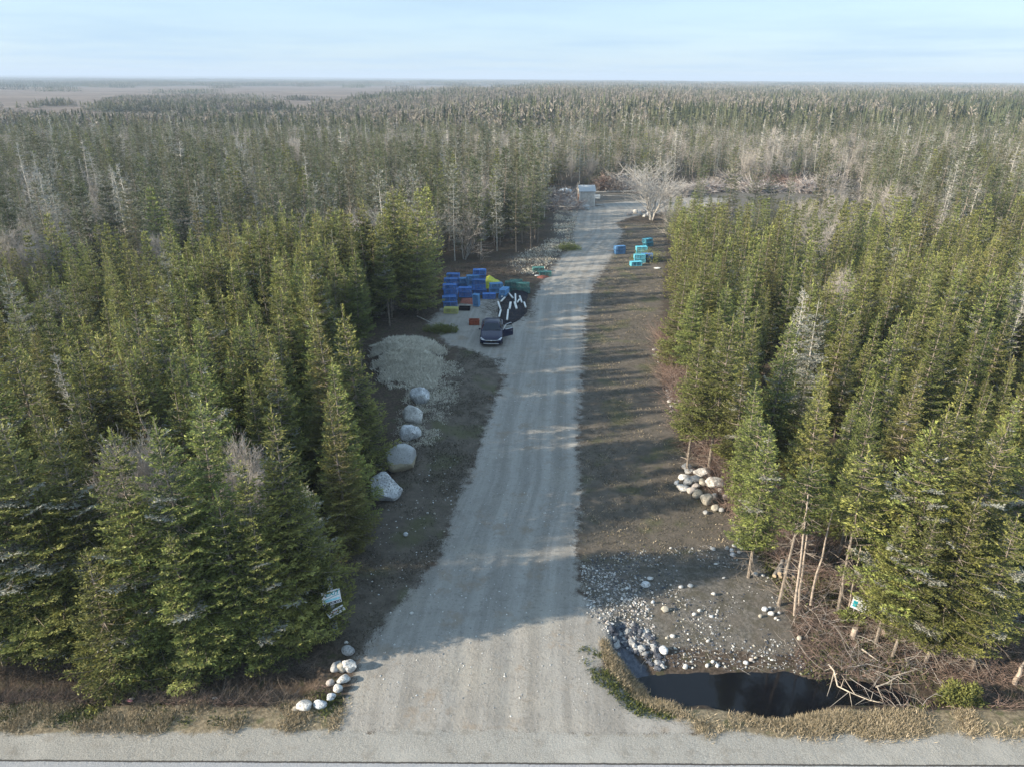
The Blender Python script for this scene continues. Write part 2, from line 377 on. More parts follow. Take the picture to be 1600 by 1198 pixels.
# pond water
t = NT('pond_water'); n = t.noise(3, 3)
M_WATER = t.bsdf((.006, .007, .010), .07, .32, 0, n, .04, .02)
xs = np.linspace(3.8, 14.2, 30); pts = [(x, 18.9 - .02 * (x - 8.8) - 1.25 * math.sqrt(max(0, 1 - ((x - 9) / 5.3) ** 2))) for x in xs] + [(x, 18.9 - .02 * (x - 8.8) + 1.25 * math.sqrt(max(0, 1 - ((x - 9) / 5.3) ** 2))) for x in xs[::-1]]
bm = bmesh.new(); bm.faces.new([bm.verts.new((x, y, WATER_Z)) for x, y in pts]); me = bpy.data.meshes.new('pond'); bmesh.ops.remove_doubles(bm, verts=bm.verts, dist=.001); bm.to_mesh(me); me.materials.append(M_WATER)
tag(link('pond', me), 'dark still pond water in the ditch at right of the entrance', 'pond', kind='structure')

# ------------------------------------------------------------------ generic geometry builders
def tubes(seg, sides=4):
    """seg: (n,8) p0 p1 r0 r1 -> V, quads"""
    seg = np.asarray(seg, float); p0, p1, r0, r1 = seg[:, :3], seg[:, 3:6], seg[:, 6], seg[:, 7]
    d = p1 - p0; d /= np.linalg.norm(d, axis=1, keepdims=True) + 1e-9
    ref = np.where(np.abs(d[:, 2:3]) > .9, np.array([[1.0, 0, 0]]), np.array([[0, 0, 1.0]]))
    a = np.cross(d, ref); a /= np.linalg.norm(a, axis=1, keepdims=True) + 1e-9; b = np.cross(d, a)
    ang = np.arange(sides) * 2 * math.pi / sides
    off = a[:, None, :] * np.cos(ang)[None, :, None] + b[:, None, :] * np.sin(ang)[None, :, None]
    V = np.concatenate([p0[:, None] + off * r0[:, None, None], p1[:, None] + off * r1[:, None, None]], 1)
    n = len(seg); base = np.arange(n)[:, None] * 2 * sides
    k = np.arange(sides); k2 = (k + 1) % sides
    f = np.stack([base + k, base + k2, base + sides + k2, base + sides + k], -1).reshape(-1, 4)
    return V.reshape(-1, 3), f
def leaves(a, d, L, w, rg, flat=.6):
    """rhombic blades from a along d, length L, width w"""
    n = len(a); b = a + d * L[:, None]
    r = rg.normal(size=(n, 3)) * (1 - flat) + np.array([0, 0, flat]) 
    s = np.cross(d, r); s /= np.linalg.norm(s, axis=1, keepdims=True) + 1e-9
    m = a + d * (L * .45)[:, None]
    V = np.stack([a, m + s * (w / 2)[:, None], b, m - s * (w / 2)[:, None]], 1)
    return V.reshape(-1, 3), np.arange(n * 4).reshape(n, 4)
def join_geo(parts):
    """parts: list of (V, F(quads), mat index, tone array per vertex, lich array)"""
    Vs, Fs, Ms, T, L = [], [], [], [], []; o = 0
    for V, Fq, mi, tn, lc in parts:
        Vs.append(V); Fs.append(Fq + o); Ms.append(np.full(len(Fq), mi)); o += len(V)
        T.append(np.broadcast_to(tn, (len(V),))); L.append(np.broadcast_to(lc, (len(V),)))
    return np.concatenate(Vs), np.concatenate(Fs), np.concatenate(Ms), np.concatenate(T), np.concatenate(L)

# foliage / bark materials
def foliage_material(name, dark, lite, brown, bfac):
    t = NT(name); rnd = t.n('ShaderNodeObjectInfo').outputs['Random']
    tone = t.attr('tone'); l = t.attr('lich')
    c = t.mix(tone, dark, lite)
    r2 = t.math('FRACT', t.math('MULTIPLY', rnd, 7.31))
    c = t.mix(t.math('MULTIPLY', t.ramp(rnd, .55, 1.0), bfac), c, brown)
    hs = t.n('ShaderNodeHueSaturation'); t.put(hs.inputs['Value'], t.ramp(r2, 0, 1, .72, 1.3)); t.put(hs.inputs['Hue'], t.ramp(t.math('FRACT', t.math('MULTIPLY', rnd, 3.17)), 0, 1, .487, .518)); t.put(hs.inputs['Color'], c)
    c = t.mix(l, hs.outputs[0], (.34, .345, .30))
    b = t.n('ShaderNodeBsdfPrincipled'); t.put(b.inputs['Base Color'], c); b.inputs['Roughness'].default_value = .62; b.inputs['Specular IOR Level'].default_value = .25
    tr = t.n('ShaderNodeBsdfTranslucent'); t.put(tr.inputs[0], c)
    ms = t.n('ShaderNodeMixShader'); ms.inputs[0].default_value = .18; t.t.links.new(b.outputs[0], ms.inputs[1]); t.t.links.new(tr.outputs[0], ms.inputs[2]); t.t.links.new(ms.outputs[0], t.out.inputs[0])
    return t.m
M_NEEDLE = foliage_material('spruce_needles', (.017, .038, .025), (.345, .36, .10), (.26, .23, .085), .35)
M_OLD = foliage_material('old_spruce_needles', (.024, .038, .025), (.21, .235, .115), (.24, .205, .13), .4)
t = NT('spruce_bark'); rn = t.n('ShaderNodeObjectInfo').outputs['Random']; nn = t.noise(9, 4)
M_BARK = t.bsdf(t.mix(t.ramp(nn, .3, .7), (.15, .125, .10), (.33, .285, .245)), .9, .2, 0, nn, .5, .02)
t = NT('dead_grey_wood'); nn = t.noise(6, 4)
M_DEAD = t.bsdf(t.mix(t.ramp(nn, .3, .7), (.33, .315, .285), (.58, .56, .52)), .9, .2)
t = NT('bare_twigs'); nn = t.noise(2, 3)
M_TWIG = t.bsdf(t.mix(t.ramp(nn, .3, .7), (.32, .29, .26), (.52, .48, .44)), .9, .2)

def rot_perp(d, rg, n):
    return d
def spruce_geo(seed, Ht, R, cb, lod, lich=0.0, dead_below=True, sparse=0.0, shape=.85, gaps=.0):
    """returns dict trunk parts and crown parts"""
    rg = np.random.default_rng(seed)
    P_ = {0: dict(wh=.36, nb=8, ss=.105, ls=.062, ll=.125, lw=.040), 1: dict(wh=.42, nb=7, ss=.18, ls=.15, ll=.19, lw=.070), 2: dict(wh=.60, nb=6, ss=.30, ls=9, ll=.45, lw=.20)}[lod]
    zs = []; z = cb
    while z < Ht - .5:
        zs.append(z); z += P_['wh'] * rg.uniform(.8, 1.2) * (1 if z < Ht * .8 else .75)
    lobes = rg.uniform(.72, 1.18, 8)
    B = []
    for z in zs:
        tt = (z - cb) / (Ht - cb)
        nb = max(4, int(round(P_['nb'] * rg.uniform(.8, 1.2)))) if tt < .85 else 5
        a0 = rg.uniform(0, 6.28)
        for k in range(nb):
            if rg.random() < sparse: continue
            az = a0 + k * 6.283 / nb + rg.normal() * .2
            lob = lobes[int(az / 6.283 * 8) % 8]; lob = 1 + (lob - 1) * (1 - tt)
            L = R * ((1 - tt) ** shape) * (.55 + .45 * min(1, tt * 5 + .35)) * rg.uniform(.72, 1.2) * lob + .10
            if rg.random() < gaps: L *= .5
            B.append((z + rg.normal() * .035, az, L, tt))
    B = np.array(B); z0, az, L, tt = B.T; nB = len(B)
    elev = np.interp(tt, [0, .35, .75, 1], [-.22, -.05, .30, .75]) + rg.normal(size=nB) * .12
    upt = np.interp(tt, [0, .6, 1], [.22, .15, .05])
    hd = np.stack([np.cos(az), np.sin(az), np.zeros(nB)], 1); sd = np.stack([-np.sin(az), np.cos(az), np.zeros(nB)], 1)
    islich = rg.random(nB) < lich * np.interp(tt, [0, .5, 1], [1.3, 1.1, .5])
    btone = rg.uniform(-.18, .22, nB)
    def pos(bi, s):
        l = L[bi]
        return hd[bi] * (l * s * np.cos(elev[bi]))[:, None] + np.array([0, 0, 1.0]) * (z0[bi] + l * (s * np.sin(elev[bi]) + upt[bi] * s * s - .08 * np.sin(s * 3)))[:, None]
    # sprays
    bi = []; s = []; side = []
    for i in range(nB):
        k = max(3 if lod < 2 else 2, int(L[i] / P_['ss']))
        ss = (np.arange(k) + rg.uniform(0, 1, k)) / k * .92 + .08
        for sg in (-1, 1): bi += [i] * k; s += list(ss); side += [sg] * k
        bi.append(i); s.append(.9); side.append(0)
    bi = np.array(bi); s = np.array(s); side = np.array(side, float)
    a = pos(bi, s)
    fw = pos(bi, np.minimum(s + .06, 1.06)) - a; fw /= np.linalg.norm(fw, axis=1, keepdims=True) + 1e-9
    ang = rg.uniform(.75, 1.1, len(bi)) * np.abs(side)
    d = fw * np.cos(ang)[:, None] + sd[bi] * (np.sin(ang) * side)[:, None] + rg.normal(size=(len(bi), 3)) * .12
    d[:, 2] -= .08 * (1 - tt[bi]); d /= np.linalg.norm(d, axis=1, keepdims=True)
    sl = (.46 * L[bi] * (1.05 - s) ** .8 + .07) * rg.uniform(.6, 1.25, len(bi)); sl = np.minimum(sl, .62)
    parts = []
    if lod == 2 or P_['ls'] > 5:
        w_ = np.maximum(P_['lw'] * .6, sl * .34); V, Fq = leaves(a, d, sl * 1.15 + .08, w_, rg, .75)
        tn = np.clip(.30 + .45 * s + btone[bi] + rg.normal(size=len(bi)) * .12, 0, 1); tn = np.repeat(tn, 4)  # crown shade painted in: sprays darker towards the trunk
        parts.append((V, Fq, 0, tn, np.repeat(islich[bi], 4).astype(float)))
    else:
        cnt = np.maximum(1, (sl / P_['ls']).astype(int)) ; rep = np.repeat(np.arange(len(bi)), cnt * 2)
        u = rg.uniform(0.0, 1, len(rep)); sgn = np.where(rg.random(len(rep)) < .5, -1, 1)
        aa = a[rep] + d[rep] * (sl[rep] * u)[:, None]
        nrm = np.array([0, 0, 1.0]); lat = np.cross(d[rep], nrm); lat /= np.linalg.norm(lat, axis=1, keepdims=True) + 1e-9
        an = rg.uniform(.35, .95, len(rep)) * sgn
        dd = d[rep] * np.cos(an)[:, None] + lat * np.sin(an)[:, None] + rg.normal(size=(len(rep), 3)) * .22
        dd[:, 2] += .05; dd /= np.linalg.norm(dd, axis=1, keepdims=True)
        ll = P_['ll'] * rg.uniform(.6, 1.35, len(rep)); w_ = P_['lw'] * rg.uniform(.7, 1.3, len(rep))
        V, Fq = leaves(aa, dd, ll, w_, rg, .55)
        tn = np.clip(.10 + .42 * s[rep] + .28 * u + btone[bi[rep]] + rg.normal(size=len(rep)) * .1, 0, 1)  # crown shade painted in: inner needles darker, tips paler
        parts.append((V, Fq, 0, np.repeat(tn, 4), np.repeat(islich[bi[rep]], 4).astype(float)))
    # leader
    k = 14 if lod == 0 else 6
    aa = np.stack([np.zeros(k), np.zeros(k), Ht - .6 + np.arange(k) * .55 / k], 1); th = rg.uniform(0, 6.28, k)
    dd = np.stack([np.cos(th) * .6, np.sin(th) * .6, np.full(k, .8)], 1)
    V, Fq = leaves(aa, dd, np.full(k, .16), np.full(k, .05 if lod < 2 else .09), rg, .2); parts.append((V, Fq, 0, .8, 0.0))
    crown = parts
    # trunk
    r0 = .0075 * Ht + .02; bend = rg.normal(size=2) * .04
    zz_ = np.linspace(-.35, Ht, 9 if lod < 2 else 4); off = np.stack([np.sin(zz_ * .5) * bend[0], np.sin(zz_ * .6) * bend[1], zz_], 1); off[:, :2] -= 0
    rr = r0 * (1 - zz_ / Ht * .93)
    sg = np.concatenate([off[:-1], off[1:], rr[:-1, None], rr[1:, None]], 1)
    V, Fq = tubes(sg, 7 if lod == 0 else 4); trunk = [(V, Fq, 0, .5, 0.0)]
    # branch wood + dead lower limbs
    if lod < 2:
        sel = np.arange(nB) if lod == 0 else np.arange(0, nB, 2)
        p0 = pos(sel, np.zeros(len(sel))); pm = pos(sel, np.full(len(sel), .5)); p1 = pos(sel, np.full(len(sel), .95))
        seg = np.concatenate([np.concatenate([p0, pm, np.full((len(sel), 1), .016), np.full((len(sel), 1), .011)], 1), np.concatenate([pm, p1, np.full((len(sel), 1), .011), np.full((len(sel), 1), .004)], 1)])
        V, Fq = tubes(seg, 3); crown.append((V, Fq, 1, .5, 0.0))
    if dead_below and cb > .9:
        nd = int(cb * (13 if lod == 0 else 6)) if lod < 2 else 0
        if nd:
            zd = rg.uniform(.35, cb + .4, nd); ad = rg.uniform(0, 6.28, nd); Ld = rg.uniform(.3, 1.0, nd) * R * .75 + .1
            p0 = np.stack([0 * zd, 0 * zd, zd], 1); dr = np.stack([np.cos(ad), np.sin(ad), rg.uniform(-.35, .15, nd)], 1)
            p1 = p0 + dr * Ld[:, None]
            seg = [np.concatenate([p0, p1, np.full((nd, 1), .013), np.full((nd, 1), .004)], 1)]
            for q in range(3 if lod == 0 else 1):
                f = rg.uniform(.35, .9, nd); c0 = p0 + (p1 - p0) * f[:, None]; dd = dr + rg.normal(size=(nd, 3)) * .5
                seg.append(np.concatenate([c0, c0 + dd * (Ld * .3)[:, None], np.full((nd, 1), .006), np.full((nd, 1), .003)], 1))
            V, Fq = tubes(np.concatenate(seg), 3); trunk.append((V, Fq, 0, .5, 0.0))
    return trunk, crown
def dead_geo(seed, Ht, R, lod):
    rg = np.random.default_rng(seed); n = int(Ht * (15 if lod == 0 else 9 if lod == 1 else 5))
    z = rg.uniform(.12, .98, n) * Ht; tt = z / Ht; az = rg.uniform(0, 6.28, n); L = R * (1 - tt) ** .6 * rg.uniform(.4, 1.1, n) + .15
    dr = np.stack([np.cos(az), np.sin(az), np.interp(tt, [0, 1], [-.3, .5])], 1)
    p0 = np.stack([0 * z, 0 * z, z], 1); pm = p0 + dr * (L * .55)[:, None]; p1 = pm + (dr + rg.normal(size=(n, 3)) * .25) * (L * .45)[:, None]
    k = {0: 1, 1: 1.5, 2: 2.6}[lod]
    seg = [np.concatenate([p0, pm, np.full((n, 1), .02 * k), np.full((n, 1), .013 * k)], 1), np.concatenate([pm, p1, np.full((n, 1), .013 * k), np.full((n, 1), .005 * k)], 1)]
    lp = []
    for q in range(7 if lod == 0 else 4 if lod == 1 else 2):
        f = rg.uniform(.2, 1, n); c0 = p0 + (p1 - p0) * f[:, None]; dd = dr * .6 + rg.normal(size=(n, 3)) * .6
        seg.append(np.concatenate([c0, c0 + dd * (L * .28)[:, None], np.full((n, 1), .008 * k), np.full((n, 1), .003 * k)], 1))
        dn = dd / np.linalg.norm(dd, axis=1, keepdims=True); V, Fq = leaves(c0, dn, L * .3 + .08, np.full(n, .05 * k), rg, .2); sel = rg.random(n) < .5
        Fq = Fq[sel]; lp.append((V, Fq, 1, .5, 1.0))
    zz_ = np.linspace(-.3, Ht, 7); rr = (.013 * Ht + .01) * (1 - zz_ / Ht * .9); off = np.stack([np.sin(zz_ * .7 + seed) * .05, np.cos(zz_ * .5) * .05, zz_], 1)
    tr = np.concatenate([off[:-1], off[1:], rr[:-1, None], rr[1:, None]], 1)
    V1, F1 = tubes(tr, 5); V2, F2 = tubes(np.concatenate(seg), 3)
    return [(V1, F1, 0, .5, 0.0)], [(V2, F2, 0, .5, 0.0)] + lp
def bare_geo(seed, Ht, spread, lod, stems=3):
    rg = np.random.default_rng(seed); segs = [[], []]
    k = {0: 1, 1: 1.5, 2: 2.4}[lod]
    def grow(p, d, L, r, lev):
        n = 3 if lev < 2 else 2
        for i in range(n):
            d = d + rg.normal(size=3) * (.10 + .05 * lev); d[2] += .06; d /= np.linalg.norm(d)
            q = p + d * L / n; r2 = r * .8
            segs[0 if lev < 1 else 1].append(np.concatenate([p, q, [max(r, .006 * k), max(r2, .004 * k)]])); p = q; r = r2
            if lev < (4 if lod == 0 else 3):
                nb = (2 if lev < 3 else 3) if lev > 0 else 2
                for j in range(nb):
                    dd = d + rg.normal(size=3) * spread * (1 + .1 * lev); dd[2] = max(dd[2], .05); dd /= np.linalg.norm(dd)
                    grow(p, dd, L * rg.uniform(.5, .72), r * .62, lev + 1)
        if lev < 3: grow(p, d, L * .6, r * .7, lev + 1)
    for s_ in range(stems):
        a = rg.uniform(0, 6.28); d = np.array([math.cos(a) * .22, math.sin(a) * .22, 1.0]); d /= np.linalg.norm(d)
        grow(np.array([math.cos(a) * .08, math.sin(a) * .08, -.2]), d, Ht * .42, .011 * Ht, 0)
    A, B = np.array(segs[0]), np.array(segs[1])
    mz = max(A[:, 5].max(), B[:, 5].max()); sc = Ht / mz; A[:, :6] *= sc; B[:, :6] *= sc
    V1, F1 = tubes(A, 5); V2, F2 = tubes(B, 3)
    return [(V1, F1, 0, .5, 0.0)], [(V2, F2, 0, .5, 0.0)]
def build_parts(parts, name, mats):
    V, Fq, Mi, T, L = join_geo(parts)
    return np_mesh(name, V, [Fq], mats, {'tone': ('FLOAT', T), 'lich': ('FLOAT', L)}, Mi)

# ------------------------------------------------------------------ tree kinds
KIND = {}
def reg(key, kind, geo_fn, crown_mats, trunk_mats, H_):
    KIND[key] = dict(kind=kind, fn=geo_fn, cm=crown_mats, tm=trunk_mats, H=H_, mesh={}, proto={})
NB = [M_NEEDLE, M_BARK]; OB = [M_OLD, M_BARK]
reg('full0', 'spruce', lambda l: spruce_geo(11, 8.5, 1.75, .6, l, shape=1.12), NB, [M_BARK], 8.5)
reg('full1', 'spruce', lambda l: spruce_geo(12, 8.0, 1.5, .8, l, shape=1.0), NB, [M_BARK], 8.0)
reg('full2', 'spruce', lambda l: spruce_geo(13, 7.5, 1.75, .5, l, lich=.03, shape=1.15), NB, [M_BARK], 7.5)
reg('full3', 'spruce', lambda l: spruce_geo(14, 8.2, 1.4, 1.0, l, shape=.95, gaps=.15), NB, [M_BARK], 8.2)
reg('full4', 'spruce', lambda l: spruce_geo(15, 7.8, 1.85, .5, l, shape=1.25, sparse=.1, lich=.03), NB, [M_BARK], 7.8)
reg('full5', 'spruce', lambda l: spruce_geo(16, 8.6, 1.35, 1.3, l, shape=1.0, sparse=.18, gaps=.2, lich=.05), NB, [M_BARK], 8.6)
reg('leg0', 'spruce', lambda l: spruce_geo(21, 9.0, 1.6, 2.9, l, shape=.95), NB, [M_BARK], 9.0)
reg('leg1', 'spruce', lambda l: spruce_geo(22, 8.6, 1.5, 2.4, l, lich=.06, gaps=.1, shape=1.0), NB, [M_BARK], 8.6)
reg('front0', 'spruce', lambda l: spruce_geo(31, 10, 2.15, .7, l, lich=.05, gaps=.25, sparse=.08, shape=.85), NB, [M_BARK], 10)
reg('front3', 'spruce', lambda l: spruce_geo(34, 9.5, 2.0, 2.2, l, lich=.14, gaps=.35, sparse=.15, shape=.8), NB, [M_BARK], 9.5)
reg('front4', 'spruce', lambda l: spruce_geo(35, 9.5, 2.15, 1.7, l, lich=.04, gaps=.3, sparse=.12, shape=.85), NB, [M_BARK], 9.5)
reg('front1', 'spruce', lambda l: spruce_geo(32, 9.5, 1.85, 1.1, l, lich=.16, gaps=.35, sparse=.16, shape=.8), NB, [M_BARK], 9.5)
reg('front2', 'spruce', lambda l: spruce_geo(33, 7, 1.75, .4, l, gaps=.25, sparse=.08, shape=.85), NB, [M_BARK], 7)
reg('old0', 'spruce', lambda l: spruce_geo(41, 11.5, 1.5, 2.4, l, lich=.10, gaps=.3, sparse=.12, shape=.65), OB, [M_BARK], 11.5)
reg('old1', 'spruce', lambda l: spruce_geo(42, 11, 1.35, 2.6, l, lich=.20, gaps=.35, sparse=.18, shape=.6), OB, [M_BARK], 11)
reg('old2', 'spruce', lambda l: spruce_geo(43, 10, 1.6, 1.5, l, lich=.06, gaps=.25, sparse=.1, shape=.75), OB, [M_BARK], 10)
reg('lich0', 'grey', lambda l: spruce_geo(51, 9.5, 1.2, 2.2, l, lich=.85, gaps=.3, sparse=.3, shape=.55), OB, [M_DEAD], 9.5)
reg('lich1', 'spruce', lambda l: spruce_geo(52, 7.5, 1.35, 1.8, l, lich=.5, gaps=.3, sparse=.35, shape=.6), NB, [M_DEAD], 7.5)
reg('dead0', 'grey', lambda l: dead_geo(61, 9, 1.2, l), [M_DEAD, M_OLD], [M_DEAD], 9)
reg('dead1', 'grey', lambda l: dead_geo(62, 8, 1.4, l), [M_DEAD, M_OLD], [M_DEAD], 8)
reg('bare0', 'bare', lambda l: bare_geo(71, 6.5, .42, l), [M_TWIG], [M_TWIG], 6.5)
reg('bare1', 'bare', lambda l: bare_geo(72, 7.5, .36, l, 4), [M_TWIG], [M_TWIG], 7.5)
def meshes(key, lod):
    k = KIND[key]
    if lod not in k['mesh']:
        tr, cr = k['fn'](lod)
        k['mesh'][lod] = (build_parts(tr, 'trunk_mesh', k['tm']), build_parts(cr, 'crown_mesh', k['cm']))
    return k['mesh'][lod]
def proto_object(key, lod, name):
    k = KIND[key]; tr, cr = k['fn'](lod)
    nm = len(k['cm'])
    parts = [(V, Fq, mi + nm, a, b) for V, Fq, mi, a, b in tr] + cr
    return bpy.data.objects.new(name, build_parts(parts, name, k['cm'] + k['tm']))

def scatter(name, pts, rot, scl, ids, coll, label, cat, extra=None):
    me = np_mesh(name, pts, [np.zeros((0, 3), int)], [], {'rot': ('FLOAT_VECTOR', rot), 'scl': ('FLOAT_VECTOR', scl), 'idx': ('INT', ids)})
    o = link(name, me); tag(o, label, cat, kind='stuff')
    g = bpy.data.node_groups.new(name + '_nodes', 'GeometryNodeTree')
    g.interface.new_socket('Geometry', in_out='INPUT', socket_type='NodeSocketGeometry'); g.interface.new_socket('Geometry', in_out='OUTPUT', socket_type='NodeSocketGeometry')
    gi = g.nodes.new('NodeGroupInput'); go = g.nodes.new('NodeGroupOutput'); ip = g.nodes.new('GeometryNodeInstanceOnPoints'); ci = g.nodes.new('GeometryNodeCollectionInfo')
    ci.inputs['Collection'].default_value = coll; ci.inputs['Separate Children'].default_value = True; ci.inputs['Reset Children'].default_value = True
    def na(n_, typ):
        q = g.nodes.new('GeometryNodeInputNamedAttribute'); q.data_type = typ; q.inputs['Name'].default_value = n_; return q.outputs['Attribute']
    ip.inputs['Pick Instance'].default_value = True
    L = g.links.new
    L(gi.outputs[0], ip.inputs['Points']); L(ci.outputs[0], ip.inputs['Instance']); L(na('idx', 'INT'), ip.inputs['Instance Index'])
    L(na('rot', 'FLOAT_VECTOR'), ip.inputs['Rotation']); L(na('scl', 'FLOAT_VECTOR'), ip.inputs['Scale']); L(ip.outputs[0], go.inputs[0])
    md = o.modifiers.new('scatter', 'NODES'); md.node_group = g
    return o
# ------------------------------------------------------------------ forest layout
def forest_mask(x, y):
    return (sdist(OPEN, x, y) > .35) & (sdist(DRIVE, x, y) > 1.2) & (y > np.where(x < 0, 20.3, 21.9)) & ((x > 0) | (y > 52) | (sdist(OPEN, x, y) > np.where(y < 46, 3.1, 1.5))) & ~((x < 0) & (x > -9.3) & (y < 23.0)) & ((x < 0) | (y > 52) | (sdist(OPEN, x, y) > .9))
trees = []      # (x, y, height, key, yaw, radial scale)
def at_top(px, py, h):
    d = ray(px, py); t = (h - CAM_H) / d[2]; return d[0] * t, d[1] * t
HAND = [  # top of the tree in the photo, height, kind
    (14, 640, 9.8, 'front0'), (84, 655, 9.4, 'front0'), (165, 668, 9.5, 'front1'), (245, 642, 9.9, 'front0'), (298, 625, 9.8, 'front1'), (343, 762, 7.2, 'front2'), (262, 812, 6.3, 'front2'), (190, 770, 7.1, 'front2'),
    (52, 770, 6.9, 'front2'), (376, 712, 8.2, 'front1'), (428, 622, 9.8, 'full0'), (420, 700, 8.0, 'full2'), (472, 742, 5.8, 'lich1'), (512, 482, 9.9, 'full1'), (548, 466, 9.9, 'full3'), (520, 612, 8.0, 'full1'), (520, 560, 8.8, 'full1'),
    (486, 484, 8.8, 'full3'), (385, 805, 6.2, 'front2'), (-60, 650, 9.8, 'front0'), (-130, 660, 9.8, 'front1'), (152, 655, 7.6, 'bare0'), (200, 645, 7.8, 'bare0'), (385, 660, 7.4, 'bare0'), (120, 830, 6.4, 'front2'),
    (265, 490, 8.6, 'full0'), (38, 548, 8.6, 'full1'), (180, 545, 8.3, 'full3'), (210, 538, 8.4, 'full1'), (318, 552, 7.2, 'full2'), (345, 455, 8.6, 'full0'), (393, 470, 8.3, 'full1'), (370, 490, 8.0, 'full3'),
    (1140, 482, 9.4, 'leg0'), (1175, 555, 7.6, 'leg1'), (1196, 640, 6.8, 'tuft'), (1262, 708, 7.0, 'tuft'), (1372, 690, 7.7, 'tuft'), (1468, 648, 9.2, 'front4'), (1492, 625, 9.9, 'front3'), (1575, 640, 9.6, 'front4'), (1425, 790, 6.0, 'leg1'),
    (1640, 660, 8.9, 'front3'), (1530, 760, 7.3, 'front4'), (1610, 780, 7.0, 'front3'), (1700, 640, 9.1, 'front4'), (1460, 790, 6.4, 'front3'),
    (1210, 660, 7.4, 'leg1'), (1098, 520, 8.0, 'leg0'), (1290, 580, 7.6, 'full1'), (1068, 405, 8.2, 'full0'), (1090, 440, 7.8, 'leg0'), (1112, 345, 7.6, 'full2'), (1190, 590, 7.3, 'full3'), (1375, 590, 8.0, 'full0'), (1440, 560, 8.2, 'full2')]
reg('tuft', 'spruce', lambda l: spruce_geo(23, 7.0, 1.05, 4.0, l, shape=.7), NB, [M_BARK], 7.0)
rg = np.random.default_rng(99)
for px, py, h, k in HAND:
    x, y = at_top(px, py, h); trees.append((x, y, h, k, rg.uniform(0, 6.28), rg.uniform(.92, 1.1) * (.62 if k[:4] == 'bare' else 1)))
pos_hand = np.array([t[:2] for t in trees])
def jitter(x0, x1, y0, y1, s, jit=.42):
    gx, gy = np.meshgrid(np.arange(x0, x1, s), np.arange(y0, y1, s))
    gx = gx + (np.arange(gx.shape[0]) % 2)[:, None] * s / 2
    return (gx + rg.uniform(-jit, jit, gx.shape) * s).ravel(), (gy + rg.uniform(-jit, jit, gy.shape) * s).ravel()
bands = [(19.4, 70, 2.2), (70, 150, 2.55), (150, 260, 3.0)]
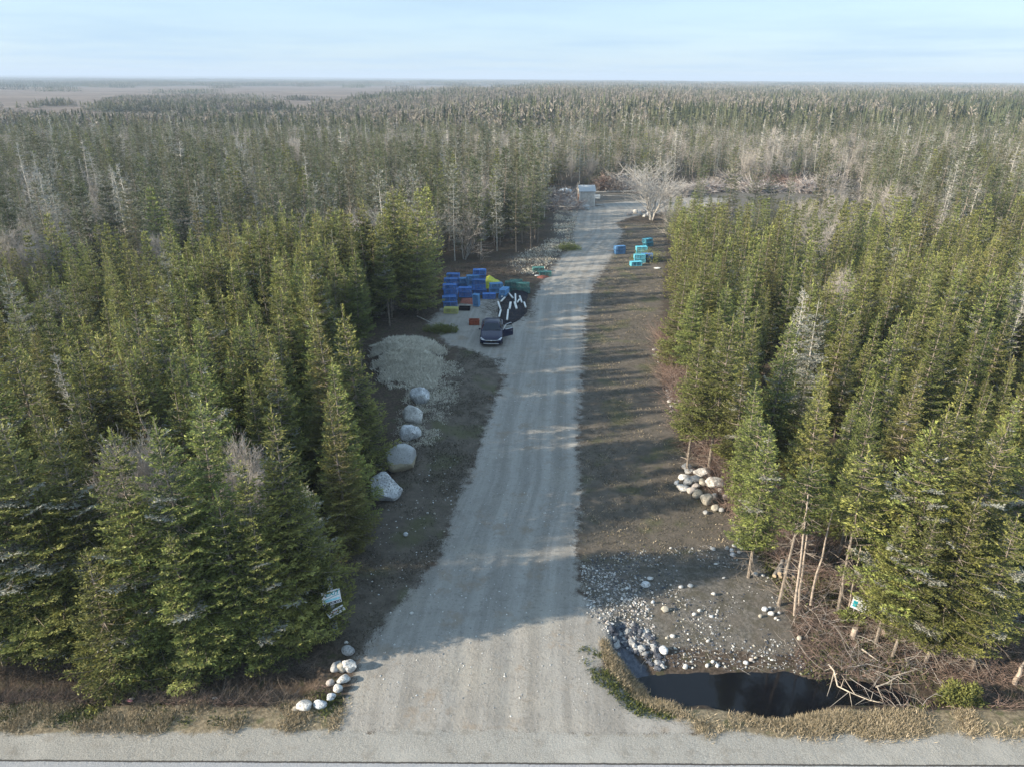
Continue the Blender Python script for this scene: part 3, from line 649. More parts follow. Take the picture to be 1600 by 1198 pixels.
for y0, y1, s in bands:
    wmax = (y1 + 8) * .80 + 12
    x, y = jitter(-wmax - (14 if y1 < 100 else 0), wmax, y0, y1, s)
    for q_, r_ in (((1225, 889), 1.7), ((1345, 958), 2.0)):
        c_ = P(*q_); kk_ = np.hypot(x - c_[0], y - c_[1]) > r_; x, y = x[kk_], y[kk_]
    k = (np.abs(x) < (y + 6) * .80 + 11 + 12 * (x < 0)) & forest_mask(x, y); x, y = x[k], y[k]
    d = np.sqrt(((x[:, None] - pos_hand[None, :, 0]) ** 2 + (y[:, None] - pos_hand[None, :, 1]) ** 2)).min(1)
    if y0 < 20:
        xe, ye = rg.uniform(-30, 0, 1500), rg.uniform(27, 64, 1500); so_ = sdist(OPEN, xe, ye); ke = (so_ > 2.4) & (so_ < 13) & forest_mask(xe, ye); x, y = np.concatenate([x, xe[ke][:170]]), np.concatenate([y, ye[ke][:170]])
        d = np.sqrt(((x[:, None] - pos_hand[None, :, 0]) ** 2 + (y[:, None] - pos_hand[None, :, 1]) ** 2)).min(1)
    k = d > 1.6; x, y = x[k], y[k]
    so = sdist(OPEN, x, y)
    left = x < drive_centre(y)
    young_lim = np.where(left, 72 + (x + 20) * .25 + (fbm(x, y, 14, 77) - .5) * 16, 93 + (fbm(x, y, 14, 78) - .5) * 16 - np.maximum(0, x - 30) * .2)
    cl = fbm(x, y, 16, 55); cl2 = fbm(x, y, 28, 56)
    for i in range(len(x)):
        r = rg.random(); X_, Y_ = x[i], y[i]; edge = so[i] < 3.0
        if left[i] and 21.8 < Y_ < 24.6 and X_ < -9 and r < .55:      # thin strip behind the front row
            if r < .22: trees.append((X_, Y_, rg.uniform(5, 7), 'bare0' if r < .1 else 'bare1', rg.uniform(0, 6.28), 1))
            continue
        if Y_ < 21.8 and left[i]:
            kk = ['front0', 'front1', 'front2'][rg.integers(3)]; h = rg.uniform(6.5, 9) if kk == 'front2' else rg.uniform(8, 10)
            if r < .12: continue
        elif Y_ < 24.5 and not left[i] and X_ > 14:
            kk = ['front3', 'front4', 'leg1'][rg.integers(3)]; h = rg.uniform(6.8, 9.0)
            if r < .35: continue
        elif Y_ < young_lim[i]:
            if edge:
                kk = ['leg0', 'leg1', 'leg0', 'full1'][rg.integers(4)]; h = rg.uniform(6.8, 9.4)
                if not left[i] and Y_ < 45: h *= .88
                if left[i] and Y_ > 58: h *= 1.22
            else:
                kk = ['full0', 'full1', 'full2', 'full3', 'full4', 'full5', 'leg1', 'full5'][rg.integers(8)]; h = rg.uniform(4.6, 9.0) * (.92 + .16 * cl[i])
                if left[i] and so[i] < 14 and Y_ < 64: h = rg.uniform(8.0, 10.2)
                if r < .018: kk = 'dead0'; h = rg.uniform(6, 8.5)
                elif r < .04: kk = 'lich0'; h = rg.uniform(7, 9)
                elif r < .055: kk = 'bare0'; h = rg.uniform(5, 7)
        else:
            g = np.clip((cl2[i] - .36) * 3.2, 0, 1)      # 0 green .. 1 grey
            if left[i] and Y_ < 112: g = min(1, g + .5 * (X_ < -12))
            if r < .035 + .17 * g: kk = ['dead0', 'lich0', 'dead1', 'lich0'][rg.integers(4)]
            elif r < .10 + .25 * g: kk = ['bare0', 'bare1'][rg.integers(2)]
            else: kk = ['old0', 'old1', 'old2', 'old0', 'full0'][rg.integers(5)]
            h = rg.choice([rg.uniform(8.5, 12.0), rg.uniform(5.5, 9.0)]) * (.9 + .2 * cl[i])
            if kk[:4] == 'bare': h = rg.uniform(5, 8)
            if left[i] and Y_ > 150: h *= float(np.interp(Y_, [150, 260], [1, .72]))
            if kk == 'full0': h *= .85
            if edge and left[i]: h = rg.uniform(10.5, 13); kk = ['old0', 'old1', 'old0', 'lich0'][rg.integers(4)]
        if not left[i] and X_ / Y_ < .52 and 55 < Y_ < 104: h = min(h, max(3.6, 19.9 - .150 * Y_ + rg.normal() * .45))
        trees.append((X_, Y_, h, kk, rg.uniform(0, 6.28), rg.uniform(.78, 1.06)))
tx = np.array([t[0] for t in trees]); ty = np.array([t[1] for t in trees]); tz = H(tx, ty); th = np.array([t[2] for t in trees])
tk = [t[3] for t in trees]; tyaw = np.array([t[4] for t in trees]); trs = np.array([t[5] for t in trees])
pu, pv, pz = project(tx, ty, tz + th); bu, bv, bz = project(tx, ty, tz)
inframe = (pz > 0) & (pu > -25) & (pu < 1625) & (pv < 1190) & (pv > 60)
size = th / np.maximum(pz, 1)
indiv = np.zeros(len(trees), bool)
kinds = np.array([KIND[k]['kind'] for k in tk])
for kd in ('spruce', 'grey', 'bare'):
    c = np.where(inframe & (kinds == kd))[0]; c = c[np.argsort(-size[c])][:300]; indiv[c] = True

ONES = ['', 'first', 'second', 'third', 'fourth', 'fifth', 'sixth', 'seventh', 'eighth', 'ninth', 'tenth', 'eleventh', 'twelfth', 'thirteenth', 'fourteenth', 'fifteenth', 'sixteenth', 'seventeenth', 'eighteenth', 'nineteenth']
TENS = ['', '', 'twenty', 'thirty', 'forty', 'fifty', 'sixty', 'seventy', 'eighty', 'ninety']
TENTH = ['', '', 'twentieth', 'thirtieth', 'fortieth', 'fiftieth', 'sixtieth', 'seventieth', 'eightieth', 'ninetieth']
def ordn(n):
    if n < 20: return ONES[n]
    if n >= 100: return 'hundred and ' + (ordn(n - 100) if n > 100 else 'zeroth')
    return TENTH[n // 10] if n % 10 == 0 else TENS[n // 10] + '-' + ONES[n % 10]
# ranks: each stand is counted in belts away from the road, and across from the drive
LABEL = {}
sod = sdist(OPEN, tx, ty); leftside = tx < drive_centre(ty)
buckets = {}
for i in np.where(indiv)[0]:
    kd = kinds[i]; sd_ = 'left' if leftside[i] else 'right'
    if ty[i] > 148 and sod[i] > 0 and -2 < tx[i] - 10 < 60: sd_ = 'back'
    if kd == 'spruce' and sd_ == 'left' and ty[i] < 21.8: key = (kd, 'front left', 0)
    elif kd == 'spruce' and sd_ == 'right' and ty[i] < 25: key = (kd, 'front right', 0)
    elif kd == 'spruce' and sd_ != 'back' and sod[i] < 2.0: key = (kd, 'edge ' + sd_, 0)
    else: key = (kd, sd_, int((ty[i] - 19) // 6) if ty[i] < 150 else 22 + int((ty[i] - 150) // 15))
    buckets.setdefault(key, []).append(i)
look = {'spruce': ('green spruce', 'spruces'), 'grey': ('grey lichen-covered conifer', 'grey conifers'), 'bare': ('bare grey-brown tree', 'bare trees')}
beltno = {}
for key in sorted(buckets, key=lambda q: (q[0], q[1], q[2])):
    beltno.setdefault(key[:2], []).append(key[2])
for key, ids in buckets.items():
    kd, sd_, b = key; lk, pl = look[kd]
    if sd_.startswith('front'): ids.sort(key=lambda i: bu[i])
    elif sd_.startswith('edge'): ids.sort(key=lambda i: ty[i])
    else: ids.sort(key=lambda i: abs(tx[i] - drive_centre(ty[i])))
    bn = ordn(beltno[key[:2]].index(b) + 1)
    for q, i in enumerate(ids):
        o_ = ordn(q + 1); tall = 'tall' if th[i] > 9 else 'small' if th[i] < 6.8 else 'mid-sized'
        if sd_ == 'front left': s_ = f'{tall} {lk} behind the left grass verge, {o_} from the left'; g_ = 'spruces along the left verge'
        elif sd_ == 'front right': s_ = f'{tall} {lk} in the front right clump, {o_} from its left end'; g_ = 'spruces of the front right clump'
        elif sd_ == 'edge left': s_ = f'{tall} {lk} edging the drive at left, {o_} up from the signpost'; g_ = 'spruces along the left edge of the drive'
        elif sd_ == 'edge right': s_ = f'{tall} {lk} edging the field at right, {o_} up from the pond'; g_ = 'spruces along the right edge of the field'
        elif sd_ == 'back': s_ = f'{tall} {lk} behind the far clearing, {bn} belt, {o_} outward'; g_ = pl + ' behind the far clearing'
        else: s_ = f'{tall} {lk}, {sd_} wood, {bn} belt back, {o_} from the drive'; g_ = f'{pl} in the {sd_} wood'
        LABEL[i] = (s_, g_)
ONAME = {'spruce': 'spruce_tree', 'grey': 'dead_conifer', 'bare': 'bare_tree'}
for i in np.where(indiv)[0]:
    key = tk[i]; lod = 0 if ty[i] < 75 else 1 if ty[i] < 160 else 2
    tm, cm = meshes(key, lod); s = th[i] / KIND[key]['H']
    nm = ONAME[kinds[i]]
    r = empty(nm, (tx[i], ty[i], tz[i] - .04), tyaw[i], LABEL[i][0], 'tree', LABEL[i][1])
    r.scale = (s * trs[i], s * trs[i], s); r.rotation_euler = (rg.normal() * .022, rg.normal() * .022, tyaw[i])
    link('trunk', tm, r); link('crown', cm, r)
print('trees', len(trees), 'indiv', indiv.sum(), 'in frame', {k: int((inframe & (kinds == k)).sum()) for k in ('spruce', 'grey', 'bare')})
# everything past the individuals
GROUPS = {'spruce': ('spruce_wood', 'dense spruce wood stretching away behind the nearer trees', 'wood'), 'grey': ('dead_conifer_wood', 'grey dead conifers mixed through the far wood', 'dead wood'), 'bare': ('leafless_wood', 'leafless trees mixed through the far wood', 'leafless wood')}
for kd, (nm, lb, ct) in GROUPS.items():
    keys = sorted({k for k, q in zip(tk, kinds) if q == kd}); col = bpy.data.collections.new(nm + '_kinds'); slot = {}
    for k in keys:
        for lod in (0, 1, 2):
            slot[(k, lod)] = len(slot); col.objects.link(proto_object(k, lod, f'kind_{len(slot) - 1:02d}'))
    sel = np.where(~indiv & (kinds == kd))[0]
    if not len(sel): continue
    pts = np.stack([tx[sel], ty[sel], tz[sel] - .04], 1); s = np.array([th[i] / KIND[tk[i]]['H'] for i in sel])
    rot = np.stack([rg.normal(size=len(sel)) * .025, rg.normal(size=len(sel)) * .025, tyaw[sel]], 1)
    scl = np.stack([s * trs[sel], s * trs[sel], s], 1)
    ids = np.array([slot[(tk[i], 0 if ty[i] < 60 else 1 if ty[i] < 150 else 2)] for i in sel])
    scatter(nm, pts, rot, scl, ids, col, lb, ct)

# far forest: patches of simple trees to the horizon
def patch_geo(seed, n, size_, hmin, hmax, bare_f, nq, lw):
    rg2 = np.random.default_rng(seed); x = rg2.uniform(-size_ / 2, size_ / 2, n); y = rg2.uniform(-size_ / 2, size_ / 2, n); h = rg2.uniform(hmin, hmax, n); bare = rg2.random(n) < bare_f
    out = []
    for mi, selb in ((0, ~bare), (1, bare)):
        xs_, ys_, hs = x[selb], y[selb], h[selb]
        if not len(xs_): continue
        rep = np.repeat(np.arange(len(xs_)), nq); tt = rg2.uniform(.12, .97, len(rep)) ** .9; az = rg2.uniform(0, 6.28, len(rep))
        R_ = (1 - tt) ** .8 * (.14 if mi == 0 else .17) * hs[rep] + .1
        if mi: R_ = np.sin(np.clip(tt, 0, 1) * 3.0) * .16 * hs[rep] + .15
        a = np.stack([xs_[rep], ys_[rep], tt * hs[rep]], 1)
        d = np.stack([np.cos(az), np.sin(az), np.full(len(rep), -.25 if mi == 0 else .9)], 1); d /= np.linalg.norm(d, axis=1, keepdims=True)
        V, Fq = leaves(a, d, R_ * 1.15, R_ * lw * (.8 if mi == 0 else .25), rg2, .5)
        out.append((V, Fq, mi, np.repeat(np.clip(rg2.normal(.36, .2, len(rep)), 0, 1), 4), 0.0))
        # spire
        aa = np.stack([xs_, ys_, hs * .55], 1); dd = np.tile([[0, 0, 1.0]], (len(xs_), 1)) + rg2.normal(size=(len(xs_), 3)) * .03
        V, Fq = leaves(aa, dd, hs * .45, hs * (.06 if mi == 0 else .02), rg2, .1); out.append((V, Fq, mi, .3, 0.0))
    return out
t = NT('far_leafless_canopy'); rn = t.n('ShaderNodeObjectInfo').outputs['Random']; tn = t.attr('tone')
M_FARBARE = t.bsdf(t.mix(tn, t.mix(rn, (.17, .155, .125), (.20, .165, .14)), (.42, .39, .34)), .9, .1)
col = bpy.data.collections.new('far_kinds'); n_ = 0
for b in (.06, .28, .55):
    for sd in (1, 2):
        V, Fq, Mi, T, L = join_geo(patch_geo(sd + int(b * 100), 34, 17, 6.5, 12.5, b, 30, 1.0)); col.objects.link(bpy.data.objects.new(f'kind_{n_:02d}', np_mesh('patch', V, [Fq], [M_OLD, M_FARBARE], {'tone': ('FLOAT', T), 'lich': ('FLOAT', L)}, Mi))); n_ += 1
for b in (.06, .30, .6):
    for sd in (5, 6):
        V, Fq, Mi, T, L = join_geo(patch_geo(sd + int(b * 100), 150, 48, 6, 12.5, b, 9, 1.7)); col.objects.link(bpy.data.objects.new(f'kind_{n_:02d}', np_mesh('patch', V, [Fq], [M_OLD, M_FARBARE], {'tone': ('FLOAT', T), 'lich': ('FLOAT', L)}, Mi))); n_ += 1
PT = []; 
for y0, y1, s, base in ((258, 760, 14, 0), (760, 4200, 42, 6)):
    yy = y0
    while yy < y1:
        st = s * (1 if yy < 1500 else 1.25)
        wmax = yy * .80 + 30; xs_ = np.arange(-wmax, wmax, st) + rg.uniform(-.4, .4) * st
        ys_ = yy + rg.uniform(-.4, .4, len(xs_)) * st
        inb = (sdist(BOG, xs_, ys_) < 0) & (sdist(ISLE, xs_, ys_) > 5)
        c = fbm(xs_, ys_ * .45, 110, 91, 3) ; c2 = fbm(xs_, ys_ * .4, 500, 92, 3); gp = fbm(xs_, ys_ * .4, 160, 93, 3)
        for q in range(len(xs_)):
            if inb[q] and not (rg.random() < .16 and c[q] > .52): continue
            if yy > 360 and gp[q] < .36: continue
            g = np.clip((c[q] * .55 + c2[q] * .45 - .48) * 9 + .5, 0, .999)
            if inb[q]: g = 0
            low = float(np.interp(xs_[q] / ys_[q], [-.22, .05], [1, 0])) * float(np.interp(ys_[q], [260, 340, 900, 1200], [.30, .5, .5, .3])); PT.append((xs_[q], ys_[q], base + int(g * 3) * 2 + rg.integers(2), rg.uniform(0, 6.28), rg.uniform(.82, 1.15), 1 - low))
        yy += st
PT = np.array(PT); print('patches', len(PT))
pts = np.stack([PT[:, 0], PT[:, 1], H(PT[:, 0], PT[:, 1]) - .1], 1)
scatter('far_forest', pts, np.stack([0 * PT[:, 3], 0 * PT[:, 3], PT[:, 3]], 1), np.stack([PT[:, 4], PT[:, 4], PT[:, 4] * rg.uniform(.85, 1.1, len(PT)) * PT[:, 5]], 1), PT[:, 2].astype(int), col, 'mixed spruce and leafless forest running flat to the horizon', 'forest')
#@@OBJECTS
# ------------------------------------------------------------------ small builders
def bm_obj(name, bm, m, parent=None, smooth=False):
    me = bpy.data.meshes.new(name); bmesh.ops.recalc_face_normals(bm, faces=bm.faces); bm.to_mesh(me); bm.free()
    for x in (m if isinstance(m, (list, tuple)) else [m]): me.materials.append(x)
    if smooth: me.polygons.foreach_set('use_smooth', [True] * len(me.polygons))
    return link(name, me, parent)
def box(bm, c, s, rz=0.0, rx=0.0, ry=0.0, bev=0.0, mi=0):
    r = bmesh.ops.create_cube(bm, size=1.0)
    M = Matrix.Translation(c) @ Euler((rx, ry, rz)).to_matrix().to_4x4() @ Matrix.Diagonal((*s, 1))
    bmesh.ops.transform(bm, matrix=M, verts=r['verts'])
    fs = {f for v in r['verts'] for f in v.link_faces}
    for f in fs: f.material_index = mi
    if bev: bmesh.ops.bevel(bm, geom=list({e for f in fs for e in f.edges}), offset=bev, segments=2, affect='EDGES')
def bar(bm, p, q, r, r2=None, sides=6):
    V, Fq = tubes([[*p, *q, r, r2 if r2 is not None else r]], sides)
    vs = [bm.verts.new(v) for v in V]
    for f in Fq: bm.faces.new([vs[i] for i in f])
    try: bm.faces.new(vs[:sides][::-1]); bm.faces.new(vs[sides:])
    except ValueError: pass
def quad(bm, pts, mi=0):
    f = bm.faces.new([bm.verts.new(p) for p in pts]); f.material_index = mi; return f
def tube_obj(name, seg, m, parent=None, sides=4):
    V, Fq = tubes(seg, sides); return link(name, np_mesh(name, V, [Fq], [m]), parent)

# ------------------------------------------------------------------ rocks
def rock_mat(name, a, b, sp):
    t = NT(name); n1 = t.noise(2.2, 5); n2 = t.noise(14, 5, .7); n3 = t.noise(45, 3, .8)
    c = t.mix(t.ramp(n1, .35, .65), a, b); c = t.mix(t.math('MULTIPLY', t.ramp(n2, .50, .60), .85), c, sp); c = t.mix(t.math('MULTIPLY', t.ramp(n3, .6, .7), .5), c, (.07, .07, .075))
    return t.bsdf(c, .88, .25, 0, n2, .55, .04)
R_PALE = rock_mat('pale_stone', (.50, .49, .475), (.74, .73, .71), (.30, .28, .25))
R_GREY = rock_mat('grey_stone', (.27, .275, .28), (.46, .46, .455), (.17, .17, .17))
R_DARK = rock_mat('dark_wet_stone', (.05, .055, .07), (.12, .13, .155), (.03, .03, .035))
R_TAN = rock_mat('tan_stone', (.40, .365, .30), (.52, .49, .43), (.28, .25, .2))
R_BLUE = rock_mat('lichen_stone', (.50, .52, .55), (.78, .80, .82), (.16, .17, .18))
R_PINK = rock_mat('pink_stone', (.44, .39, .36), (.55, .51, .48), (.3, .26, .24))
t = NT('two_toned_stone'); nA = t.noise(3, 5); nB = t.noise(16, 5, .7); sz_ = t.n('ShaderNodeSeparateXYZ'); t.t.links.new(t.oc, sz_.inputs[0])
cA = t.mix(t.ramp(t.math('ADD', sz_.outputs[2], t.math('MULTIPLY', t.math('SUBTRACT', nA, .5), .35)), -.06, .04), (.42, .37, .27), (.45, .46, .47)); cA = t.mix(t.math('MULTIPLY', t.ramp(nB, .52, .62), .7), cA, (.20, .20, .19))
R_TWO = t.bsdf(cA, .88, .25, 0, nB, .6, .04)
RM = {'two': R_TWO, 'pale': R_PALE, 'grey': R_GREY, 'tan': R_TAN, 'blue': R_BLUE, 'pink': R_PINK}
def rock_mesh(seed, sx, sy, sz, ang=.5, sub=3):
    r = random.Random(seed); bm = bmesh.new(); bmesh.ops.create_icosphere(bm, subdivisions=sub, radius=1)
    planes = [(Vector((r.gauss(0, 1), r.gauss(0, 1), r.gauss(0, 1))).normalized(), r.uniform(.62, .9)) for _ in range(int(4 + ang * 10))]
    from mathutils import noise as mn
    for v in bm.verts:
        d = v.co.copy()
        for n, k in planes:
            h = v.co.dot(n)
            if h > k: v.co -= n * (h - k) * (.7 + .3 * ang)
        f = 1 + .16 * (mn.noise(d * 1.1 + Vector((seed * 3.1, 0, 0)))) + .07 * mn.noise(d * 3.2 + Vector((0, seed, 0))) + .03 * mn.noise(d * 8 + Vector((seed, 0, 0)))
        v.co = Vector((v.co.x * sx, v.co.y * sy, v.co.z * sz)) * f
    me = bpy.data.meshes.new('rock'); bm.to_mesh(me); bm.free(); me.polygons.foreach_set('use_smooth', [ang < .75] * len(me.polygons)); return me
rk = random.Random(5)
def rock(px, py, wpx, hpx, mat, label, group=None, cat='rock', lift=.0, ang=.45, name='rock', rz=None, seed=None):
    """px,py: centre of the stone in the photo; it stands on the ground below"""
    d = ray(px, py); x0, y0 = P(px, py); zc = math.hypot(y0, CAM_H) ; Z = CAM_H / -d[2]      # depth along the axis
    wd = wpx * Z / FPX; view = math.atan2(CAM_H, y0)
    hh = hpx * Z / FPX            # silhouette height mixes depth and height
    sx = wd / 2; sz = min(hh, wd * 1.1) * .48 ; sy = max(.3 * wd, (hh - 2 * sz * math.cos(view)) / (2 * math.sin(view)) * 1.0) if hh > 0 else sx
    sy = min(max(sy, .35 * wd), wd * .95)
    zg = hz(x0, y0); cz = zg + sz * .72 + lift
    t_ = (cz - CAM_H) / d[2]; x, y = d[0] * t_, d[1] * t_
    sd = seed if seed is not None else rk.randint(1, 9999)
    sub = 4 if wpx > 24 else 3 if wpx > 11 else 2
    me = rock_mesh(sd, sx * 1.04, sy, sz, ang, sub); me.materials.append(RM[mat])
    o = link(name, me); o.location = (x, y, cz); o.rotation_euler = (rk.uniform(-.12, .12), rk.uniform(-.12, .12), rk.uniform(-.3, .3) if rz is None else rz)
    return tag(o, label, cat, group)
# five large boulders along the left bank
g = 'boulders along the left bank'
rock(600, 763, 50, 54, 'blue', 'large pointed pale boulder, nearest of the row along the left bank', g, 'boulder', ang=.8, name='boulder', seed=12)
rock(627, 716, 50, 52, 'two', 'large rounded two-toned grey and tan boulder, second nearest on the left bank', g, 'boulder', ang=.35, name='boulder', seed=23)
rock(641, 676, 31, 33, 'blue', 'blocky blue-grey boulder, the middle of the row on the left bank', g, 'boulder', ang=.7, name='boulder', seed=31)
rock(646, 648, 35, 33, 'pale', 'smooth round whitish boulder, fourth of the row on the left bank', g, 'boulder', ang=.3, name='boulder', seed=44)
rock(657, 618, 33, 30, 'blue', 'flat oblong white boulder, farthest of the row below the pale mound', g, 'boulder', ang=.4, name='boulder', rz=-.5, seed=51)
rock(592, 724, 10, 9, 'blue', 'small bluish stone under the spruces beside the two-toned boulder', None, 'stone', name='stone')
# pile of rounded stones at the right
g = 'stones heaped at the right edge of the field'; A = lambda u, v: (1000 + .2337 * u, 640 + .2337 * v)
PILE = [(312, 382, 66, 44, 'pale', 'flat grey-white stone at the back left of the right heap', 0), (330, 408, 66, 38, 'grey', 'grey stone just before the back left one of the right heap', .0), (415, 412, 104, 62, 'pale', 'broad pale slab-like stone at the back of the right heap', .12), (450, 438, 38, 46, 'pale', 'narrow pale stone hanging off the broad back slab of the heap', 0),
        (295, 450, 72, 52, 'pale', 'rounded white stone on the left flank of the right heap', 0), (366, 460, 78, 54, 'grey', 'rounded light grey stone in the middle of the right heap', .14), (320, 482, 52, 48, 'pale', 'small egg-shaped white stone left of centre of the heap', .03), (420, 484, 48, 74, 'tan', 'upright olive-grey stone left of the biggest white one', .14),
        (500, 486, 108, 82, 'pale', 'biggest smooth white boulder on the right side of the heap', .18), (247, 488, 36, 36, 'blue', 'small dark bluish stone at the far left tip of the heap', 0), (288, 522, 78, 46, 'pale', 'long pale stone low on the left edge of the heap', 0), (370, 508, 54, 36, 'pink', 'pinkish stone wedged in the centre of the heap', .1),
        (350, 540, 66, 52, 'pink', 'round cream-pink stone low in the middle of the heap', .02), (385, 564, 62, 70, 'tan', 'slanting beige stone at the lower middle of the heap', 0), (445, 595, 78, 88, 'tan', 'tall faceted tan stone at the front of the heap', .05), (500, 580, 46, 50, 'grey', 'dark grey stone under the biggest white boulder', 0),
        (505, 655, 52, 50, 'tan', 'low tan stone at the front right end of the heap', 0), (537, 537, 40, 38, 'pale', 'small white stone right below the biggest boulder', 0), (570, 582, 40, 56, 'pink', 'pink-brown stone behind the trunk right of the heap', 0), (545, 668, 40, 38, 'grey', 'small grey stone at the foot of the trunk beside the heap', 0), (440, 685, 44, 26, 'grey', 'flat grey stone lying just before the heap', 0)]
for u, v, a, b, m, lb, lf in PILE:
    px, py = A(u, v); rock(px, py, a * .2337 * 1.12, b * .2337 * 1.12, m, lb, g, 'rock', lf)
# stones of the left culvert
g = 'stones lining the left culvert'
for px, py, a, b, m, lb, an, lf in [(544, 1016, 22, 19, 'grey', 'rounded grey stone topmost of the culvert row', .3, 0), (525, 1041, 15, 30, 'grey', 'long upright grey stone on the left of the culvert row', .4, 0), (535, 1042, 17, 24, 'tan', 'brown stone squeezed between the long and angular culvert stones', .4, .0), (545, 1038, 25, 26, 'pale', 'angular bright stone with a sharp ridge in the culvert row', 1, .05),
        (537, 1061, 23, 15, 'pale', 'flat bright stone below the angular one at the culvert', .5, .0), (517, 1066, 15, 13, 'pink', 'small reddish grey stone left of the flat bright culvert stone', .4, 0), (528, 1075, 17, 16, 'pale', 'rounded white stone in the lower culvert row', .4, 0), (517, 1088, 15, 14, 'blue', 'small white-blue stone second from the lower bend of the culvert row', .4, 0),
        (500, 1099, 20, 18, 'blue', 'bluish speckled stone near the lower left end of the culvert row', .5, 0), (477, 1101, 26, 18, 'pale', 'large white stone last at the left end of the culvert row', .5, 0), (462, 1107, 12, 8, 'tan', 'low tan stone half hidden in grass left of the culvert row', .4, 0), (541, 1003, 7, 6, 'pale', 'tiny white stone alone above the culvert row', .4, 0)]:
    rock(px, py, a, b, m, lb, g, 'rock', lf, an)
# single stones lying about the lower right
g = 'loose stones on the rubble'
LOOSE = [(1009, 912, 15, 11, 'blue', 'largest blue-grey flat stone on the upper rubble left of centre'), (1016, 903, 11, 6, 'pale', 'cream stone touching the blue-grey flat stone from behind'), (1064, 916, 8, 6, 'pale', 'small white stone right of the blue-grey flat stone'), (1079, 914, 10, 6, 'pale', 'wedge-shaped white stone beside the small white one'),
    (1115, 927, 8, 7, 'pale', 'lone white oval stone at the middle of the upper rubble'), (1039, 951, 12, 12, 'tan', 'pointed grey-tan stone on the mid rubble'), (1085, 959, 8, 7, 'pale', 'left stone of a close pair in the mid rubble'), (1093, 953, 7, 6, 'pale', 'right stone of a close pair in the mid rubble'),
    (1112, 962, 9, 4, 'blue', 'thin bluish slab right of the close pair'), (1020, 940, 7, 7, 'blue', 'slim bluish stone between the flat stone and the pointed one'), (1051, 993, 9, 9, 'pale', 'white stone behind the tall teal one'), (1042, 996, 6, 6, 'tan', 'yellowish stone behind the tall teal one'),
    (1037, 1015, 14, 22, 'blue', 'tall rounded teal-white stone at the head of the gully'), (1071, 1041, 10, 12, 'pale', 'white stone at the left end of the pond bank row'), (1082, 1043, 5, 6, 'pale', 'small stone second in the pond bank row'), (1105, 1039, 7, 10, 'pale', 'upright white stone third in the pond bank row'),
    (1114, 1033, 7, 7, 'pale', 'round stone fourth in the pond bank row'), (1121, 1039, 7, 11, 'blue', 'upright bluish stone fifth in the pond bank row'), (1166, 1035, 9, 10, 'blue', 'slanted blue-white stone sixth in the pond bank row'), (1174, 1030, 8, 8, 'pink', 'pinkish stone seventh in the pond bank row'),
    (1181, 1027, 6, 6, 'tan', 'small tan stone at the right end of the pond bank row'), (1106, 1001, 7, 8, 'pale', 'white stone alone between the bank row and the close pair'), (1075, 990, 5, 5, 'pale', 'tiny white stone upper of two near the tall teal stone'), (1076, 999, 5, 5, 'pale', 'tiny white stone lower of two near the tall teal stone'),
    (1195, 951, 11, 9, 'blue', 'largest bluish stone in the small right cluster'), (1205, 958, 10, 9, 'pale', 'white stone at the centre of the small right cluster'), (1203, 949, 6, 5, 'pale', 'small stone at the back of the small right cluster'), (1217, 957, 7, 6, 'pale', 'rightmost stone of the small right cluster'),
    (1212, 965, 6, 5, 'pale', 'front stone of the small right cluster'), (1188, 962, 7, 8, 'tan', 'yellowish stone left in the small right cluster'), (1216, 968, 5, 4, 'pale', 'tiniest stone at the front right of the small right cluster'), (1249, 996, 8, 12, 'tan', 'upright tan stone in the brush right of the rubble'),
    (1153, 842, 8, 7, 'blue', 'bluish stone at the back of the cluster below the big heap'), (1136, 856, 8, 9, 'grey', 'grey stone at the left of the cluster below the big heap'), (1154, 848, 6, 5, 'pale', 'small white stone second from the back below the big heap'), (1148, 852, 9, 5, 'pale', 'flat white stone amid the cluster below the big heap'),
    (1158, 855, 10, 5, 'pale', 'long white stone right of centre in the cluster below the heap'), (1168, 854, 7, 5, 'pink', 'pinkish stone at the right of the cluster below the heap'), (1143, 859, 8, 8, 'blue', 'dark bluish stone low in the cluster below the heap'), (1155, 862, 8, 6, 'pale', 'round white stone at the front of the cluster below the heap'),
    (1145, 866, 9, 9, 'blue', 'blue-white stone foremost in the cluster below the heap'), (1114, 857, 9, 6, 'pale', 'oval white stone alone left of that cluster'), (1181, 857, 8, 4, 'pale', 'thin white stone alone right of that cluster'), (1180, 896, 11, 7, 'pale', 'white stone pair member, the larger, before the log stack'),
    (1192, 898, 7, 4, 'pale', 'white stone pair member, the smaller, before the log stack'), (1131, 902, 6, 4, 'pale', 'tiny pale stone mid way between rubble and log stack'), (1048, 856, 5, 5, 'pale', 'tiny pale stone low on the dark field'), (1119, 880, 9, 3, 'pale', 'flat sliver of pale stone below the lower heap cluster')]
for px, py, a, b, m, lb in LOOSE: rock(px, py, a, b, m, lb, g, 'stone', name='stone')
g = 'loose stones on the left bank'
for px, py, a, b, m, lb in [(634, 834, 8, 10, 'blue', 'white stone on the bare left bank below the boulders'), (562, 822, 9, 6, 'blue', 'flat pale stone at the foot of the left spruces'), (668, 801, 4, 4, 'pale', 'tiny white stone nearest the drive on the left bank'), (679, 802, 4, 4, 'tan', 'tiny tan stone on the drive edge at left'), (643, 957, 7, 5, 'pale', 'pale stone flush with the gravel near the signpost')]:
    rock(px, py, a, b, m, lb, g, 'stone', name='stone')
g = 'pale stones under the big bare tree'
